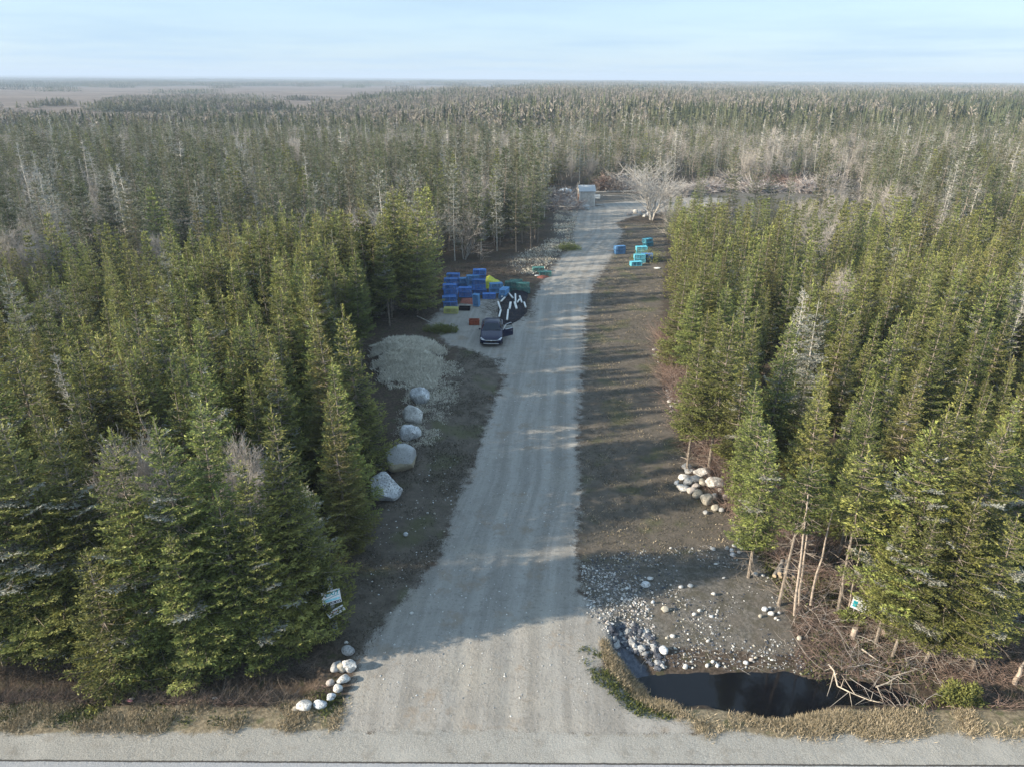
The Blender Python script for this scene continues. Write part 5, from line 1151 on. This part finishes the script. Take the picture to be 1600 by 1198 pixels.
# ------------------------------------------------------------------ lobster traps
def plastic(name, c, d=None):
    t = NT(name); r_ = t.n('ShaderNodeObjectInfo').outputs['Random']; n_ = t.noise(5, 4); c0 = tuple(v * .6 for v in c); c1 = tuple(min(1, v * 1.25 + .03) for v in c)
    return t.bsdf(t.mix(t.math('MULTIPLY', t.ramp(n_, .35, .7), .35), t.mix(r_, c0, c1), (.30, .33, .34)), .6, .3)
TC = {'blue': (plastic('blue_wire', (.06, .23, .66)), plastic('blue_net', (.012, .035, .14))), 'cyan': (plastic('turquoise_wire', (.09, .50, .66)), plastic('turquoise_net', (.03, .16, .24))), 'green': (plastic('green_wire', (.02, .16, .15)), plastic('green_net', (.012, .05, .07))), 'yellow': (plastic('yellow_wire', (.50, .50, .14)), plastic('yellow_net', (.16, .16, .06))), 'light': (plastic('light_blue_wire', (.13, .36, .68)), plastic('light_blue_net', (.04, .12, .28)))}
M_BRICK = simple('concrete_weight', (.45, .44, .42), .9)
TL, TW, TH = 1.25, .60, .46
def trap_meshes(col):
    wm, nm = TC[col]; out = {}
    bm = bmesh.new(); x, y, z = TL / 2, TW / 2, TH
    for s in (-1, 1):
        for q in (-1, 1): bar(bm, (-x, s * y, .015 if q < 0 else z), (x, s * y, .015 if q < 0 else z), .026); bar(bm, (s * x, q * y, 0), (s * x, q * y, z), .026)
        for q in (0, 1): bar(bm, (s * x, -y, .015 + q * (z - .015)), (s * x, y, .015 + q * (z - .015)), .020)
    bar(bm, (0, -y, z), (0, y, z), .018); bar(bm, (0, -y, 0), (0, -y, z), .018); bar(bm, (0, y, 0), (0, y, z), .018)
    o = bm_obj('frame', bm, wm); out['frame'] = o.data; bpy.data.objects.remove(o)
    sg = []; r = .0078; ax, ay, az = x - .01, y - .01, z - .01
    for i in range(1, 25):
        xx = -ax + 2 * ax * i / 25
        for yy in (-ay, ay): sg.append([xx, yy, .01, xx, yy, az, r, r])
        for zz_ in (.012, az): sg.append([xx, -ay, zz_, xx, ay, zz_, r, r])
    for i in range(1, 10):
        zz_ = .01 + (az - .01) * i / 10
        for yy in (-ay, ay): sg.append([-ax, yy, zz_, ax, yy, zz_, r, r])
        for xx in (-ax, ax): sg.append([xx, -ay, zz_, xx, ay, zz_, r, r])
    for i in range(1, 12):
        yy = -ay + 2 * ay * i / 12
        sg.append([-ax, yy, az, ax, yy, az, r, r])
        for xx in (-ax, ax): sg.append([xx, yy, .01, xx, yy, az, r, r])
    V, Fq = tubes(sg, 4); out['wire_mesh'] = np_mesh('wire_mesh', V, [Fq], [wm])
    bm = bmesh.new()
    for xx, w0 in ((-.02, 1), (.3, 1), (-.36, 1)): box(bm, (xx, 0, z * .5), (.012, TW * .92, z * .9))
    for s in (-1, 1): quad(bm, [(-.36, s * y * .9, .05), (-.02, s * .08, z * .35), (-.02, s * .08, z * .65), (-.36, s * y * .9, z * .93)])
    box(bm, (0, 0, .04), (TL * .93, TW * .9, .012))
    o = bm_obj('net', bm, nm); out['net'] = o.data; bpy.data.objects.remove(o)
    bm = bmesh.new()
    for xx in (-.5, .5): box(bm, (xx, 0, .075), (.09, .2, .055), bev=.008)
    o = bm_obj('weight', bm, M_BRICK); out['weight'] = o.data; bpy.data.objects.remove(o)
    return out
TM = {c: trap_meshes(c) for c in TC}
def trap(x, y, z, rz, col, label, group, rx=0.0, ry=0.0, s=1.0):
    r = empty('lobster_trap', (x, y, z), rz, label, 'lobster trap', group); r.rotation_euler = (rx, ry, rz); r.scale = (s, s, s)
    for k, me in TM[col].items(): link(k, me, r)
    return r
LV = ['bottom', 'second', 'third', 'fourth', 'topmost']
def stack(px, py, n, col, where, group, rz=0.0, seed=0, cap=None):
    x, y = P(px, py); z = hz(x, y); q = random.Random(seed + px)
    for k in range(n):
        lv = 'topmost' if k == n - 1 and n > 1 else LV[k]
        lab = f'{col if col != "cyan" else "turquoise"} wire lobster trap, {lv} of {where}' if n > 1 else f'{col if col != "cyan" else "turquoise"} wire lobster trap, {where}'
        trap(x + q.uniform(-.09, .09), y + q.uniform(-.07, .07), z + .02 + k * (TH + .03), rz + q.uniform(-.12, .12), col, lab, group)
g = 'blue lobster traps stacked left of the drive'
stack(703, 479, 2, 'blue', 'the front stack of the left tower', g, .04, 1); stack(704, 468, 3, 'blue', 'the second stack back in the left tower', g, 0, 2); stack(706, 458, 3, 'blue', 'the third stack back in the left tower', g, .05, 3); stack(708, 450, 3, 'blue', 'the rearmost stack in the left tower', g, .0, 4)
stack(727, 464, 2, 'blue', 'the low stack between the two towers', g, -.05, 5); stack(749, 460, 3, 'blue', 'the front stack of the right tower', g, .05, 6); stack(749, 451, 4, 'blue', 'the rear stack of the right tower', g, .02, 7); stack(740, 453, 3, 'light', 'the pale stack left of the right tower', g, .1, 11)
stack(763, 466, 1, 'blue', 'lying alone right of the towers', g, .08, 8); stack(728, 449, 2, 'light', 'the pale pair standing behind the gap', g, .3, 9)
stack(706, 489, 1, 'yellow', 'standing in front of the left blue tower', 'yellow trap', .03, 10)
x, y = P(743, 480); trap(x, y, hz(x, y) + .62, 1.2, 'light', 'light blue wire lobster trap standing on its end before the towers', g, 0, math.pi / 2 - .1, .9)
stack(775, 458, 2, 'light', 'the short pale pair beside the yellow net', g, .2, 12); stack(788, 466, 2, 'light', 'the pale pair beside the white boards', g, 1.2, 13)
g = 'dark green traps beside the drive'
stack(799, 456, 2, 'green', 'the left green stack behind the white boards', g, -.03, 14); stack(818, 458, 2, 'green', 'the right green stack behind the white boards', g, -.03, 15)
stack(852, 431, 1, 'green', 'beside the drive nearest the far debris', g, .1, 16); stack(841, 424, 1, 'green', 'half hidden in litter at the wood edge', g, .2, 17); stack(806, 446, 1, 'green', 'lying behind the two green stacks', g, .1, 18)
g = 'turquoise lobster traps under the right stand'
stack(994, 416, 1, 'cyan', 'low at the front of the right-hand pile', g, .1, 21); stack(999, 411, 2, 'cyan', 'the middle stack of the right-hand pile', g, .05, 22); stack(1001, 404, 3, 'cyan', 'the rear stack of the right-hand pile', g, .05, 23); stack(1009, 409, 2, 'blue', 'the darker stack behind the turquoise pile', g, .1, 24)
stack(967, 396, 2, 'light', 'the pair alone at the right edge of the drive', g, .15, 25); stack(966, 390, 1, 'light', 'tucked behind the pair at the drive edge', g, .3, 26); stack(1012, 384, 2, 'cyan', 'the far stack half hidden by spruce branches', g, .5, 27)
# net, ropes, boards
M_NETD = simple('black_netting', (.018, .018, .026), .8, .2, var=.4, scale=14, bump=1); M_YG = simple('yellow_green_net', (.50, .52, .07), .7, var=.3, scale=9, bump=.8); M_ORANGE = simple('orange_rope', (.26, .09, .065), .7); M_RUST = simple('red_brown_plastic', (.28, .065, .03), .5, .4)
def flat_heap(name, pts_px, h, m, label, cat, seed=0, step=.16):
    poly = poly_px(pts_px); xs_, ys_ = zip(*poly); nx_ = int((max(xs_) - min(xs_)) / step) + 2; ny_ = int((max(ys_) - min(ys_)) / step) + 2
    X, Y = np.meshgrid(np.linspace(min(xs_), max(xs_), nx_), np.linspace(min(ys_), max(ys_), ny_)); sd = sdist(poly, X, Y); Zt = H(X, Y) + np.clip(-sd / .7, 0, 1) ** .6 * h * (.45 + 1.1 * fbm(X, Y, .9, seed, 3)) + .01
    Zt = np.where(sd > 0, H(X, Y) - .08, Zt); V = np.stack([X.ravel(), Y.ravel(), Zt.ravel()], 1); id_ = np.arange(nx_ * ny_).reshape(ny_, nx_)
    Fq = np.stack([id_[:-1, :-1].ravel(), id_[:-1, 1:].ravel(), id_[1:, 1:].ravel(), id_[1:, :-1].ravel()], 1); sm = sd.ravel()[Fq].min(1) < .05
    return tag(link(name, np_mesh(name, V, [Fq[sm]], [m], smooth=True)), label, cat)
flat_heap('netting_heap', [(779, 508), (777, 482), (787, 466), (800, 456), (826, 458), (822, 474), (824, 488), (812, 500), (797, 508)], .26, M_NETD, 'heap of black netting with white boards lying on it', 'netting', 3)
heap(797, 483, 5, 8, .35, 500, .9, .012, B_DARK, 'dark rope and twig tangle over the black netting', 71, 'rope_tangle')
A1 = lambda u, v: (680 + .1125 * u, 420 + .1125 * v)
for i, (a, b, lb) in enumerate([((872, 515), (908, 612), 'upper left, along the netting edge'), ((912, 622), (888, 728), 'lower left, nearest the car roof'), ((915, 515), (968, 448), 'slanting up at upper left'), ((925, 440), (945, 408), 'shortest at the far left top'), ((1016, 385), (1080, 465), 'leaning down right near the top'), ((1048, 520), (1032, 612), 'thickest one in the middle'),
        ((1014, 628), (998, 762), 'longest one at the bottom'), ((1113, 402), (1116, 515), 'upright at the top right of centre'), ((1104, 515), (1130, 615), 'wide one just below the upright'), ((1142, 522), (1168, 480), 'small one between the wide and the right ones'), ((1172, 430), (1202, 518), 'second from the right'), ((1234, 520), (1256, 592), 'rightmost by the drive')]):
    p, q = P(*A1(*a)), P(*A1(*b)); L = math.dist(p, q); bm = bmesh.new(); box(bm, (0, 0, 0), (L, .20 if i in (5, 8) else .15, .10), bev=.012); o = bm_obj('white_board', bm, M_WHITE)
    cx_, cy2 = (p[0] + q[0]) / 2, (p[1] + q[1]) / 2; o.location = (cx_, cy2, hz(cx_, cy2) + .36); o.rotation_euler = (0, random.Random(i).uniform(-.04, .04), math.atan2(q[1] - p[1], q[0] - p[0])); tag(o, f'white board on the black netting, {lb}', 'board', 'white boards scattered on black netting')
flat_heap('net_heap', [(757, 452), (757, 437), (768, 436), (784, 444), (788, 452), (776, 452)], .62, M_YG, 'bright yellow-green net slung over a heap behind the blue traps', 'netting', 4)
flat_heap('rope_heap', [(718, 474), (720, 467), (740, 466), (750, 472), (745, 477)], .22, M_ORANGE, 'flattened orange-red rope heap between the blue towers', 'rope', 5)
flat_heap('rope_heap', [(838, 435), (845, 429), (858, 427), (862, 431), (850, 436)], .18, M_ORANGE, 'orange-red rope strewn on the drive edge beyond the green traps', 'rope', 6)
def crate(px, py, s, m, label, rz=0, name='crate'):
    x, y = P(px, py); bm = bmesh.new(); a, b, c = s
    box(bm, (0, 0, .02), (a, b, .04)); 
    for k in (-1, 1): box(bm, (k * (a / 2 - .02), 0, c / 2 + .021), (.04, b, c)); box(bm, (0, k * (b / 2 - .02), c / 2 + .021), (a - .082, .04, c))
    for k in (-1, 1): box(bm, (k * (a / 2 + .012), 0, c - .02), (.024, b + .04, .06)); box(bm, (0, k * (b / 2 + .012), c - .02), (a + .0, .024, .06))
    o = bm_obj(name, bm, m); o.location = (x, y, hz(x, y) + .01); o.rotation_euler = (0, 0, rz); return tag(o, label, 'crate')
crate(741, 507, (.9, .55, .42), M_RUST, 'red-brown plastic fish crate left behind the car', .05)
crate(726, 484, (1.0, .65, .25), M_NETD, 'low black tray in front of the rope heap', -.05)
for px, py, m, lb in [(697, 463, M_WHITE, 'white float resting on the left blue tower'), (746, 430, M_WHITE, 'white float lying behind the right blue tower')]:
    x, y = P(px, py); me = rock_mesh(7, .26, .2, .16, .1, 2); me.materials.append(m); o = link('float', me); o.location = (x, y, hz(x, y) + (.1 if py < 440 else 1.0)); tag(o, lb, 'float')
flat_heap('white_sack', [(778, 455), (780, 446), (786, 448), (789, 456), (784, 458)], .55, M_WHITE, 'crumpled white sack beside the pale traps', 'sack', 7, .1)
for i, (px, py, s, lb) in enumerate([(853, 424, .3, 'white scrap by the far green trap'), (838, 421, .5, 'pair of white poles scrap among the far litter'), (839, 432, .3, 'white scrap between rope and green trap'), (1027, 421, .5, 'white scrap sheet right of the turquoise traps')]):
    x, y = P(px, py); me = rock_mesh(20 + i, s, s * .6, .1, 1, 2); me.materials.append(M_WHITE); o = link('scrap', me); o.location = (x, y, hz(x, y) + .08); tag(o, lb, 'scrap')
for px, py, c, lb in [(205, 1085, (.75, .68, .6), 'crumpled beige paper in the left verge'), (203, 1094, (.5, .2, .2), 'small reddish can in the left verge'), (335, 1085, (.8, .8, .78), 'small white cup in the left verge')]:
    x, y = P(px, py); me = rock_mesh(int(px), .11, .07, .05, 1, 2); me.materials.append(simple('litter', c)); o = link('litter', me); o.location = (x, y, hz(x, y) + .16); tag(o, lb, 'litter')

# ------------------------------------------------------------------ signs
M_SW = simple('sign_white', (.78, .80, .84), .45, .4, var=.04); M_TEAL = simple('sign_teal', (.03, .38, .46), .5); M_BLK = simple('sign_black', (.015, .02, .05), .5); M_RED = simple('sign_red', (.55, .12, .18), .5); M_LTEAL = simple('sign_light_teal', (.30, .66, .78), .5); M_POST = simple('grey_post', (.34, .36, .38), .85, var=.25, bump=.4)
def text_obj(name, s, size, m, parent, loc, shear=0.0, bold=.0):
    cu = bpy.data.curves.new(name, 'FONT'); cu.body = s; cu.size = size; cu.align_x = 'CENTER'; cu.align_y = 'CENTER'; cu.extrude = .002; cu.shear = shear; cu.offset = bold
    tmp = bpy.data.objects.new(name, cu); C.objects.link(tmp); bpy.context.view_layer.update(); me = bpy.data.meshes.new_from_object(tmp.evaluated_get(bpy.context.evaluated_depsgraph_get())); bpy.data.objects.remove(tmp)
    me.materials.clear(); me.materials.append(m); o = link(name, me, parent); o.location = loc; return o
sx, sy = P(524, 984); sz = hz(sx, sy)
post = empty('signpost', (sx, sy, sz), 0, 'grey square wooden post with two white signs at the left of the entrance', 'signpost')
bm = bmesh.new(); box(bm, (0, 0, 1.25), (.15, .15, 2.7), bev=.012); bm_obj('post', bm, M_POST, post)
def panel(parent, w_, h_, z, yaw, roll, off, dx=0.0):
    p = bpy.data.objects.new('sign_panel', None)
    bm = bmesh.new(); box(bm, (0, 0, 0), (w_, h_, .012), bev=.003); o = bm_obj('sign_panel', bm, M_SW, parent)
    n = Vector((math.sin(yaw), -math.cos(yaw), 0)); o.rotation_mode = 'QUATERNION'
    o.rotation_quaternion = (Matrix.Rotation(yaw, 4, 'Z') @ Matrix.Rotation(math.pi / 2, 4, 'X') @ Matrix.Rotation(roll, 4, 'Z')).to_quaternion(); o.location = Vector((dx, 0, z)) + n * off; return o
p1 = panel(post, .70, .66, 1.75, rad(24), rad(3), .13, -.02)
text_obj('lettering', 'EXIT', .24, M_TEAL, p1, (.05, .17, .0075), .35, .006)
bm = bmesh.new(); 
for k in range(12):
    x0, x1 = -.30 + k * .05, -.25 + k * .05; f = lambda x: .005 + .05 * math.sin(x * 5 + .2)
    quad(bm, [(x0, f(x0) - .012, .0075), (x1, f(x1) - .012, .0075), (x1, f(x1) + .014, .0075), (x0, f(x0) + .014, .0075)])
bm_obj('swoosh', bm, M_TEAL, p1)
bm = bmesh.new(); box(bm, (0, -.105, .0085), (.60, .09, .004)); bm_obj('colour_band', bm, M_LTEAL, p1)
bm = bmesh.new(); box(bm, (0, -.245, .0085), (.64, .10, .004)); b1 = bm_obj('black_band', bm, M_BLK, p1)
bm = bmesh.new()
for k in range(11): 
    if k not in (3, 7): box(bm, (-.27 + k * .054, -.245, .012), (.032, .052, .003))
bm_obj('number', bm, M_SW, p1)
p2 = panel(post, .66, .30, 1.08, rad(24), rad(20), .13, .10)
bm = bmesh.new()
for k in range(9): box(bm, (-.26 + k * .045, .045, .0085), (.03, .05, .003))
bm_obj('lettering', bm, M_RED, p2)
bm = bmesh.new(); quad(bm, [(.12, -.02, .0085), (.2, -.02, .0085), (.2, .03, .0085), (.12, .03, .0085)]); f = bm.faces.new([bm.verts.new(p) for p in ((.2, -.05, .0085), (.28, .005, .0085), (.2, .06, .0085))]); bm_obj('arrow', bm, M_BLK, p2)
bm = bmesh.new()
for k in range(5): box(bm, (-.25 + k * .06, -.07, .0085), (.04, .05, .003))
bm_obj('numbers', bm, M_BLK, p2)
bm = bmesh.new(); bar(bm, (0, 0, 0), (0, -.13, 0), .01); bmesh.ops.translate(bm, verts=bm.verts, vec=(0, 0, 1.75)); bm_obj('bolt', bm, M_DARKG, post)
# the board on the right
x, y = P(1345, 962); s2 = empty('board_sign', (x, y, hz(x, y)), 0, 'white board with a teal patch tilted low before the front right spruces', 'sign')
q2 = panel(s2, .9, .5, .62, rad(-8), rad(-20), 0); q2.rotation_quaternion = (Matrix.Rotation(rad(-8), 4, 'Z') @ Matrix.Rotation(rad(58), 4, 'X') @ Matrix.Rotation(rad(-18), 4, 'Z')).to_quaternion()
bm = bmesh.new(); box(bm, (-.31, -.06, .0085), (.17, .24, .004)); bm_obj('teal_patch', bm, M_TEAL, q2); bm = bmesh.new(); box(bm, (.25, -.18, .0085), (.3, .06, .004)); bm_obj('dark_band', bm, M_BLK, q2)
bm = bmesh.new(); bar(bm, (-.3, .06, -.1), (-.3, .06, .62), .025); bar(bm, (.28, .06, -.1), (.28, .06, .5), .025); bm_obj('stake', bm, M_WOOD, s2)

# ------------------------------------------------------------------ car
t = NT('navy_paint'); M_PAINT = t.bsdf((.008, .013, .05), .35, .35); t.b.inputs['Coat Weight'].default_value = .25; t.b.inputs['Coat Roughness'].default_value = .06
t = NT('car_glass'); M_GLASS = t.bsdf((.012, .022, .04), .08, .45)
M_TYRE = simple('tyre_rubber', (.02, .02, .022), .85); M_RIM = simple('alloy', (.45, .46, .48), .3, .6, .8, .05); M_CHROME = simple('chrome_trim', (.72, .73, .75), .2, .6, .9, .05); M_TRIM = simple('black_trim', (.012, .012, .014), .5); M_LAMP = simple('headlamp_glass', (.70, .74, .80), .12, .8, 0, .08); M_SEAT = simple('seat_cloth', (.10, .085, .075), .9)
def build_car(px, py, rz):
    x0, y0 = P(px, py); car = empty('parked_car', (x0, y0, hz(x0, y0) + .01), rz, 'dark navy sedan parked by the drive with one front door wide open', 'car')
    ST = [(0.0, .62, .34, .56, .60), (.05, .78, .25, .62, .68), (.2, .86, .20, .70, .77), (.5, .895, .19, .78, .84), (.95, .905, .18, .86, .91), (1.35, .905, .18, .92, .97), (2.4, .905, .18, .95, .99), (3.5, .90, .18, .98, 1.02), (4.2, .87, .22, .98, 1.05), (4.48, .80, .30, .90, .99), (4.56, .68, .40, .76, .80)]
    def sec(s):
        y, w_, zb, zs, zc = s; pr = [(0, zb), (.90 * w_, zb), (w_ * .985, zb + .10), (w_, (zb + zs) / 2), (.985 * w_, zs - .06), (.93 * w_, zs), (.72 * w_, zs + .65 * (zc - zs)), (.38 * w_, zc - .006), (0, zc)]
        return [(a, y, b) for a, b in pr] + [(-a, y, b) for a, b in pr[-2:0:-1]]
    bm = bmesh.new(); rings = [[bm.verts.new(p) for p in sec(s)] for s in ST]; n = len(rings[0])
    for a, b in zip(rings[:-1], rings[1:]):
        for k in range(n): bm.faces.new([a[k], a[(k + 1) % n], b[(k + 1) % n], b[k]])
    bm.faces.new(rings[0][::-1]); bm.faces.new(rings[-1]); bm_obj('body', bm, M_PAINT, car, True)
    # cabin
    bz = [(1.28, .74, .95), (4.02, .70, 1.03)]; tp = [(2.0, .565, 1.40), (3.25, .555, 1.40)]
    c = [(-.80, 1.30, .93), (.80, 1.30, .93), (.80, 2.6, .955), (.76, 4.0, 1.0), (-.76, 4.0, 1.0), (-.80, 2.6, .955)]; tt_ = [(-.55, 2.02, 1.385), (.55, 2.02, 1.385), (.575, 2.6, 1.415), (.54, 3.3, 1.39), (-.54, 3.3, 1.39), (-.575, 2.6, 1.415)]
    bm = bmesh.new(); A_ = [bm.verts.new(p) for p in c]; B_ = [bm.verts.new(p) for p in tt_]
    for k in range(6): bm.faces.new([A_[k], A_[(k + 1) % 6], B_[(k + 1) % 6], B_[k]])
    ctr = bm.verts.new((0, 2.62, 1.45))
    for k in range(6): bm.faces.new([B_[k], B_[(k + 1) % 6], ctr])
    bmesh.ops.bevel(bm, geom=[e for e in bm.edges if ctr not in e.verts and abs(e.verts[0].co.z - e.verts[1].co.z) < .1 and e.verts[0].co.z > 1.2], offset=.05, segments=3, affect='EDGES'); bm_obj('roof', bm, M_PAINT, car, True)
    def glass(name, pts, off, inset=.10):
        P4 = [Vector(p) for p in pts]; n_ = (P4[1] - P4[0]).cross(P4[-1] - P4[0]).normalized(); cc = sum(P4, Vector()) / len(P4)
        if n_.dot(cc - Vector((0, 2.6, 1.1))) < 0: n_ = -n_
        bm = bmesh.new(); bm.faces.new([bm.verts.new(p + (cc - p).normalized() * inset + n_ * off) for p in P4]); r_ = bmesh.ops.extrude_face_region(bm, geom=bm.faces[:]); bmesh.ops.translate(bm, verts=[v for v in r_['geom'] if isinstance(v, bmesh.types.BMVert)], vec=n_ * .004); return bm_obj(name, bm, M_GLASS, car)
    glass('windshield', [c[0], c[1], tt_[1], tt_[0]], .012, .05); glass('rear_window', [c[3], c[4], tt_[4], tt_[3]], .008, .08)
    for s in (0, 1):
        a, b = (c[1], c[2]) if s else (c[5], c[0]); p, q = (tt_[1], tt_[2]) if s else (tt_[5], tt_[0]); glass('side_window', [a, b, q, p], .008, .09)
        a, b = (c[2], c[3]) if s else (c[4], c[5]); p, q = (tt_[2], tt_[3]) if s else (tt_[4], tt_[5]); glass('side_window', [a, b, q, p], .008, .09)
    for s in (-1, 1):
        for yy in (.88, 3.62):
            wl = bpy.data.objects.new('wheel', None); bm = bmesh.new(); bar(bm, (s * .70, yy, .32), (s * .915, yy, .32), .325, .325, 24); w1 = bm_obj('wheel', bm, M_TYRE, car)
            bm = bmesh.new(); bar(bm, (s * .915, yy, .32), (s * .922, yy, .32), .20, .19, 16)
            for k in range(5): a = k * 1.2566; box(bm, (s * .925, yy + .1 * math.cos(a), .32 + .1 * math.sin(a)), (.012, .19, .035), rx=a)
            bm_obj('rim', bm, M_RIM, w1)
            bm = bmesh.new(); sg = [[s * .893, yy + .365 * math.cos(k * .2618), .32 + .365 * math.sin(k * .2618), s * .893, yy + .365 * math.cos((k + 1) * .2618), .32 + .365 * math.sin((k + 1) * .2618), .035, .035] for k in range(12)]
            tube_obj('wheel_arch', sg, M_TRIM, car, 6)
        # headlight: swept wedge
        bm = bmesh.new(); pts = [(s * .44, .012, .56), (s * .74, .045, .585), (s * .875, .27, .69), (s * .80, .22, .735), (s * .60, .035, .66)]; top = [(a, b - .012, c_ + .02) for a, b, c_ in pts]
        v1 = [bm.verts.new((a, b - .02, c_)) for a, b, c_ in pts]; bm.faces.new(v1); v2 = [bm.verts.new((a, b + .10, c_)) for a, b, c_ in pts]
        for k in range(5): bm.faces.new([v1[k], v1[(k + 1) % 5], v2[(k + 1) % 5], v2[k]])
        bm_obj('headlight', bm, M_LAMP, car)
        bm = bmesh.new(); box(bm, (s * .70, .02, .40), (.16, .06, .07), bev=.01); bm_obj('fog_lamp', bm, M_TRIM, car)
        bm = bmesh.new(); box(bm, (s * .68, 4.55, .80), (.26, .05, .13), bev=.01); bm_obj('tail_light', bm, M_RED, car)
        if s < 0: bm = bmesh.new(); box(bm, (s * .98, 1.62, .99), (.17, .10, .13), bev=.03); bm_obj('side_mirror', bm, M_PAINT, car)
    bm = bmesh.new(); box(bm, (0, -.012, .49), (.95, .04, .15), bev=.01); gr = bm_obj('grille', bm, M_TRIM, car)
    bm = bmesh.new(); sg = [[-.60, .0, .625, -.42, -.03, .575, .016, .018], [-.42, -.03, .575, .42, -.03, .575, .02, .02], [.42, -.03, .575, .60, .0, .625, .018, .016]]; tube_obj('chrome_bar', sg, M_CHROME, gr, 6)
    bm = bmesh.new(); box(bm, (0, -.02, .315), (1.25, .06, .05), bev=.01); box(bm, (0, -.045, .285), (1.1, .02, .02)); bm_obj('bumper_lip', bm, M_CHROME, car)
    bm = bmesh.new(); box(bm, (0, -.042, .545), (.13, .012, .06), bev=.005); bm_obj('badge', bm, M_CHROME, gr)
    # hood crease and wipers
    tube_obj('hood_crease', [[s * .45, .35, .825, s * .55, 1.2, .965, .008, .008] for s in (-1, 1)], M_PAINT, car, 5)
    tube_obj('wiper', [[-.45, 1.29, .965, .05, 1.36, 1.02, .012, .01], [.1, 1.29, .965, .6, 1.36, 1.02, .012, .01]], M_TRIM, car, 4)
    # open doorway with the seat behind it
    bm = bmesh.new(); box(bm, (.896, 2.08, .60), (.03, 1.0, .62), bev=.02); box(bm, (.745, 2.1, 1.12), (.02, .8, .30), ry=-rad(27)); bm_obj('door_opening', bm, M_TRIM, car)
    bm = bmesh.new(); box(bm, (.905, 2.25, .55), (.03, .5, .22), bev=.02); box(bm, (.86, 2.5, .85), (.04, .14, .5), rx=-.2, bev=.02); bm_obj('seat', bm, M_SEAT, car)
    door = bpy.data.objects.new('door', None)
    bm = bmesh.new(); box(bm, (0, .53, .60), (.07, 1.06, .62), bev=.025); d = bm_obj('door', bm, M_PAINT, car); d.location = (.90, 1.52, .02); d.rotation_euler = (0, 0, -rad(52))
    tube_obj('window_frame', [[0, .04, .90, -.10, .42, 1.30, .018, .018], [-.10, .42, 1.30, -.14, .98, 1.34, .018, .018], [-.14, .98, 1.34, 0, 1.04, .90, .02, .02], [0, .04, .91, 0, 1.04, .91, .022, .022]], M_CHROME, d, 6)
    bm = bmesh.new(); quad(bm, [(0, .06, .91), (0, 1.02, .91), (-.13, .97, 1.33), (-.09, .43, 1.29)]); gl = bm_obj('window_pane', bm, M_PANE, d)
    bm = bmesh.new(); box(bm, (-.06, .5, .62), (.06, .8, .36), bev=.02); bm_obj('door_trim', bm, M_TRIM, d)
    bm = bmesh.new(); box(bm, (.10, .14, .95), (.17, .10, .13), bev=.03); bm_obj('side_mirror', bm, M_PAINT, d)
    bm = bmesh.new(); box(bm, (.045, .9, .72), (.03, .16, .03), bev=.006); bm_obj('handle', bm, M_CHROME, d)
    return car
t = NT('thin_pane'); gb = t.n('ShaderNodeBsdfGlass'); gb.inputs['Roughness'].default_value = 0; gb.inputs['Color'].default_value = (.75, .8, .85, 1); gb.inputs['IOR'].default_value = 1.02; t.t.links.new(gb.outputs[0], t.out.inputs[0]); M_PANE = t.m
build_car(767.5, 543, .0)
#@@HAZE
def haze():
    t = NT('air_haze'); v = t.n('ShaderNodeVolumePrincipled'); v.inputs['Color'].default_value = (.66, .80, 1.0, 1); v.inputs['Density'].default_value = HAZE_D; v.inputs['Anisotropy'].default_value = .0
    t.t.links.new(v.outputs[0], t.out.inputs['Volume'])
    bm = bmesh.new(); x, y0, y1, zt = 13000, -80, 13000, 62; 
    for f in (((-x, y0, -4), (x, y0, -4), (x, y1, -4), (-x, y1, -4)),): pass
    r = bmesh.ops.create_cube(bm, size=1); bmesh.ops.transform(bm, matrix=Matrix.Translation((0, (y0 + y1) / 2, (zt - 5) / 2)) @ Matrix.Diagonal((44000, y1 - y0, zt + 5, 1)), verts=r['verts'])
    o = bm_obj('haze', bm, t.m); tag(o, 'thin pale haze over the far forest', 'haze', kind='stuff'); return o
HAZE_D = 2.7e-4
haze()
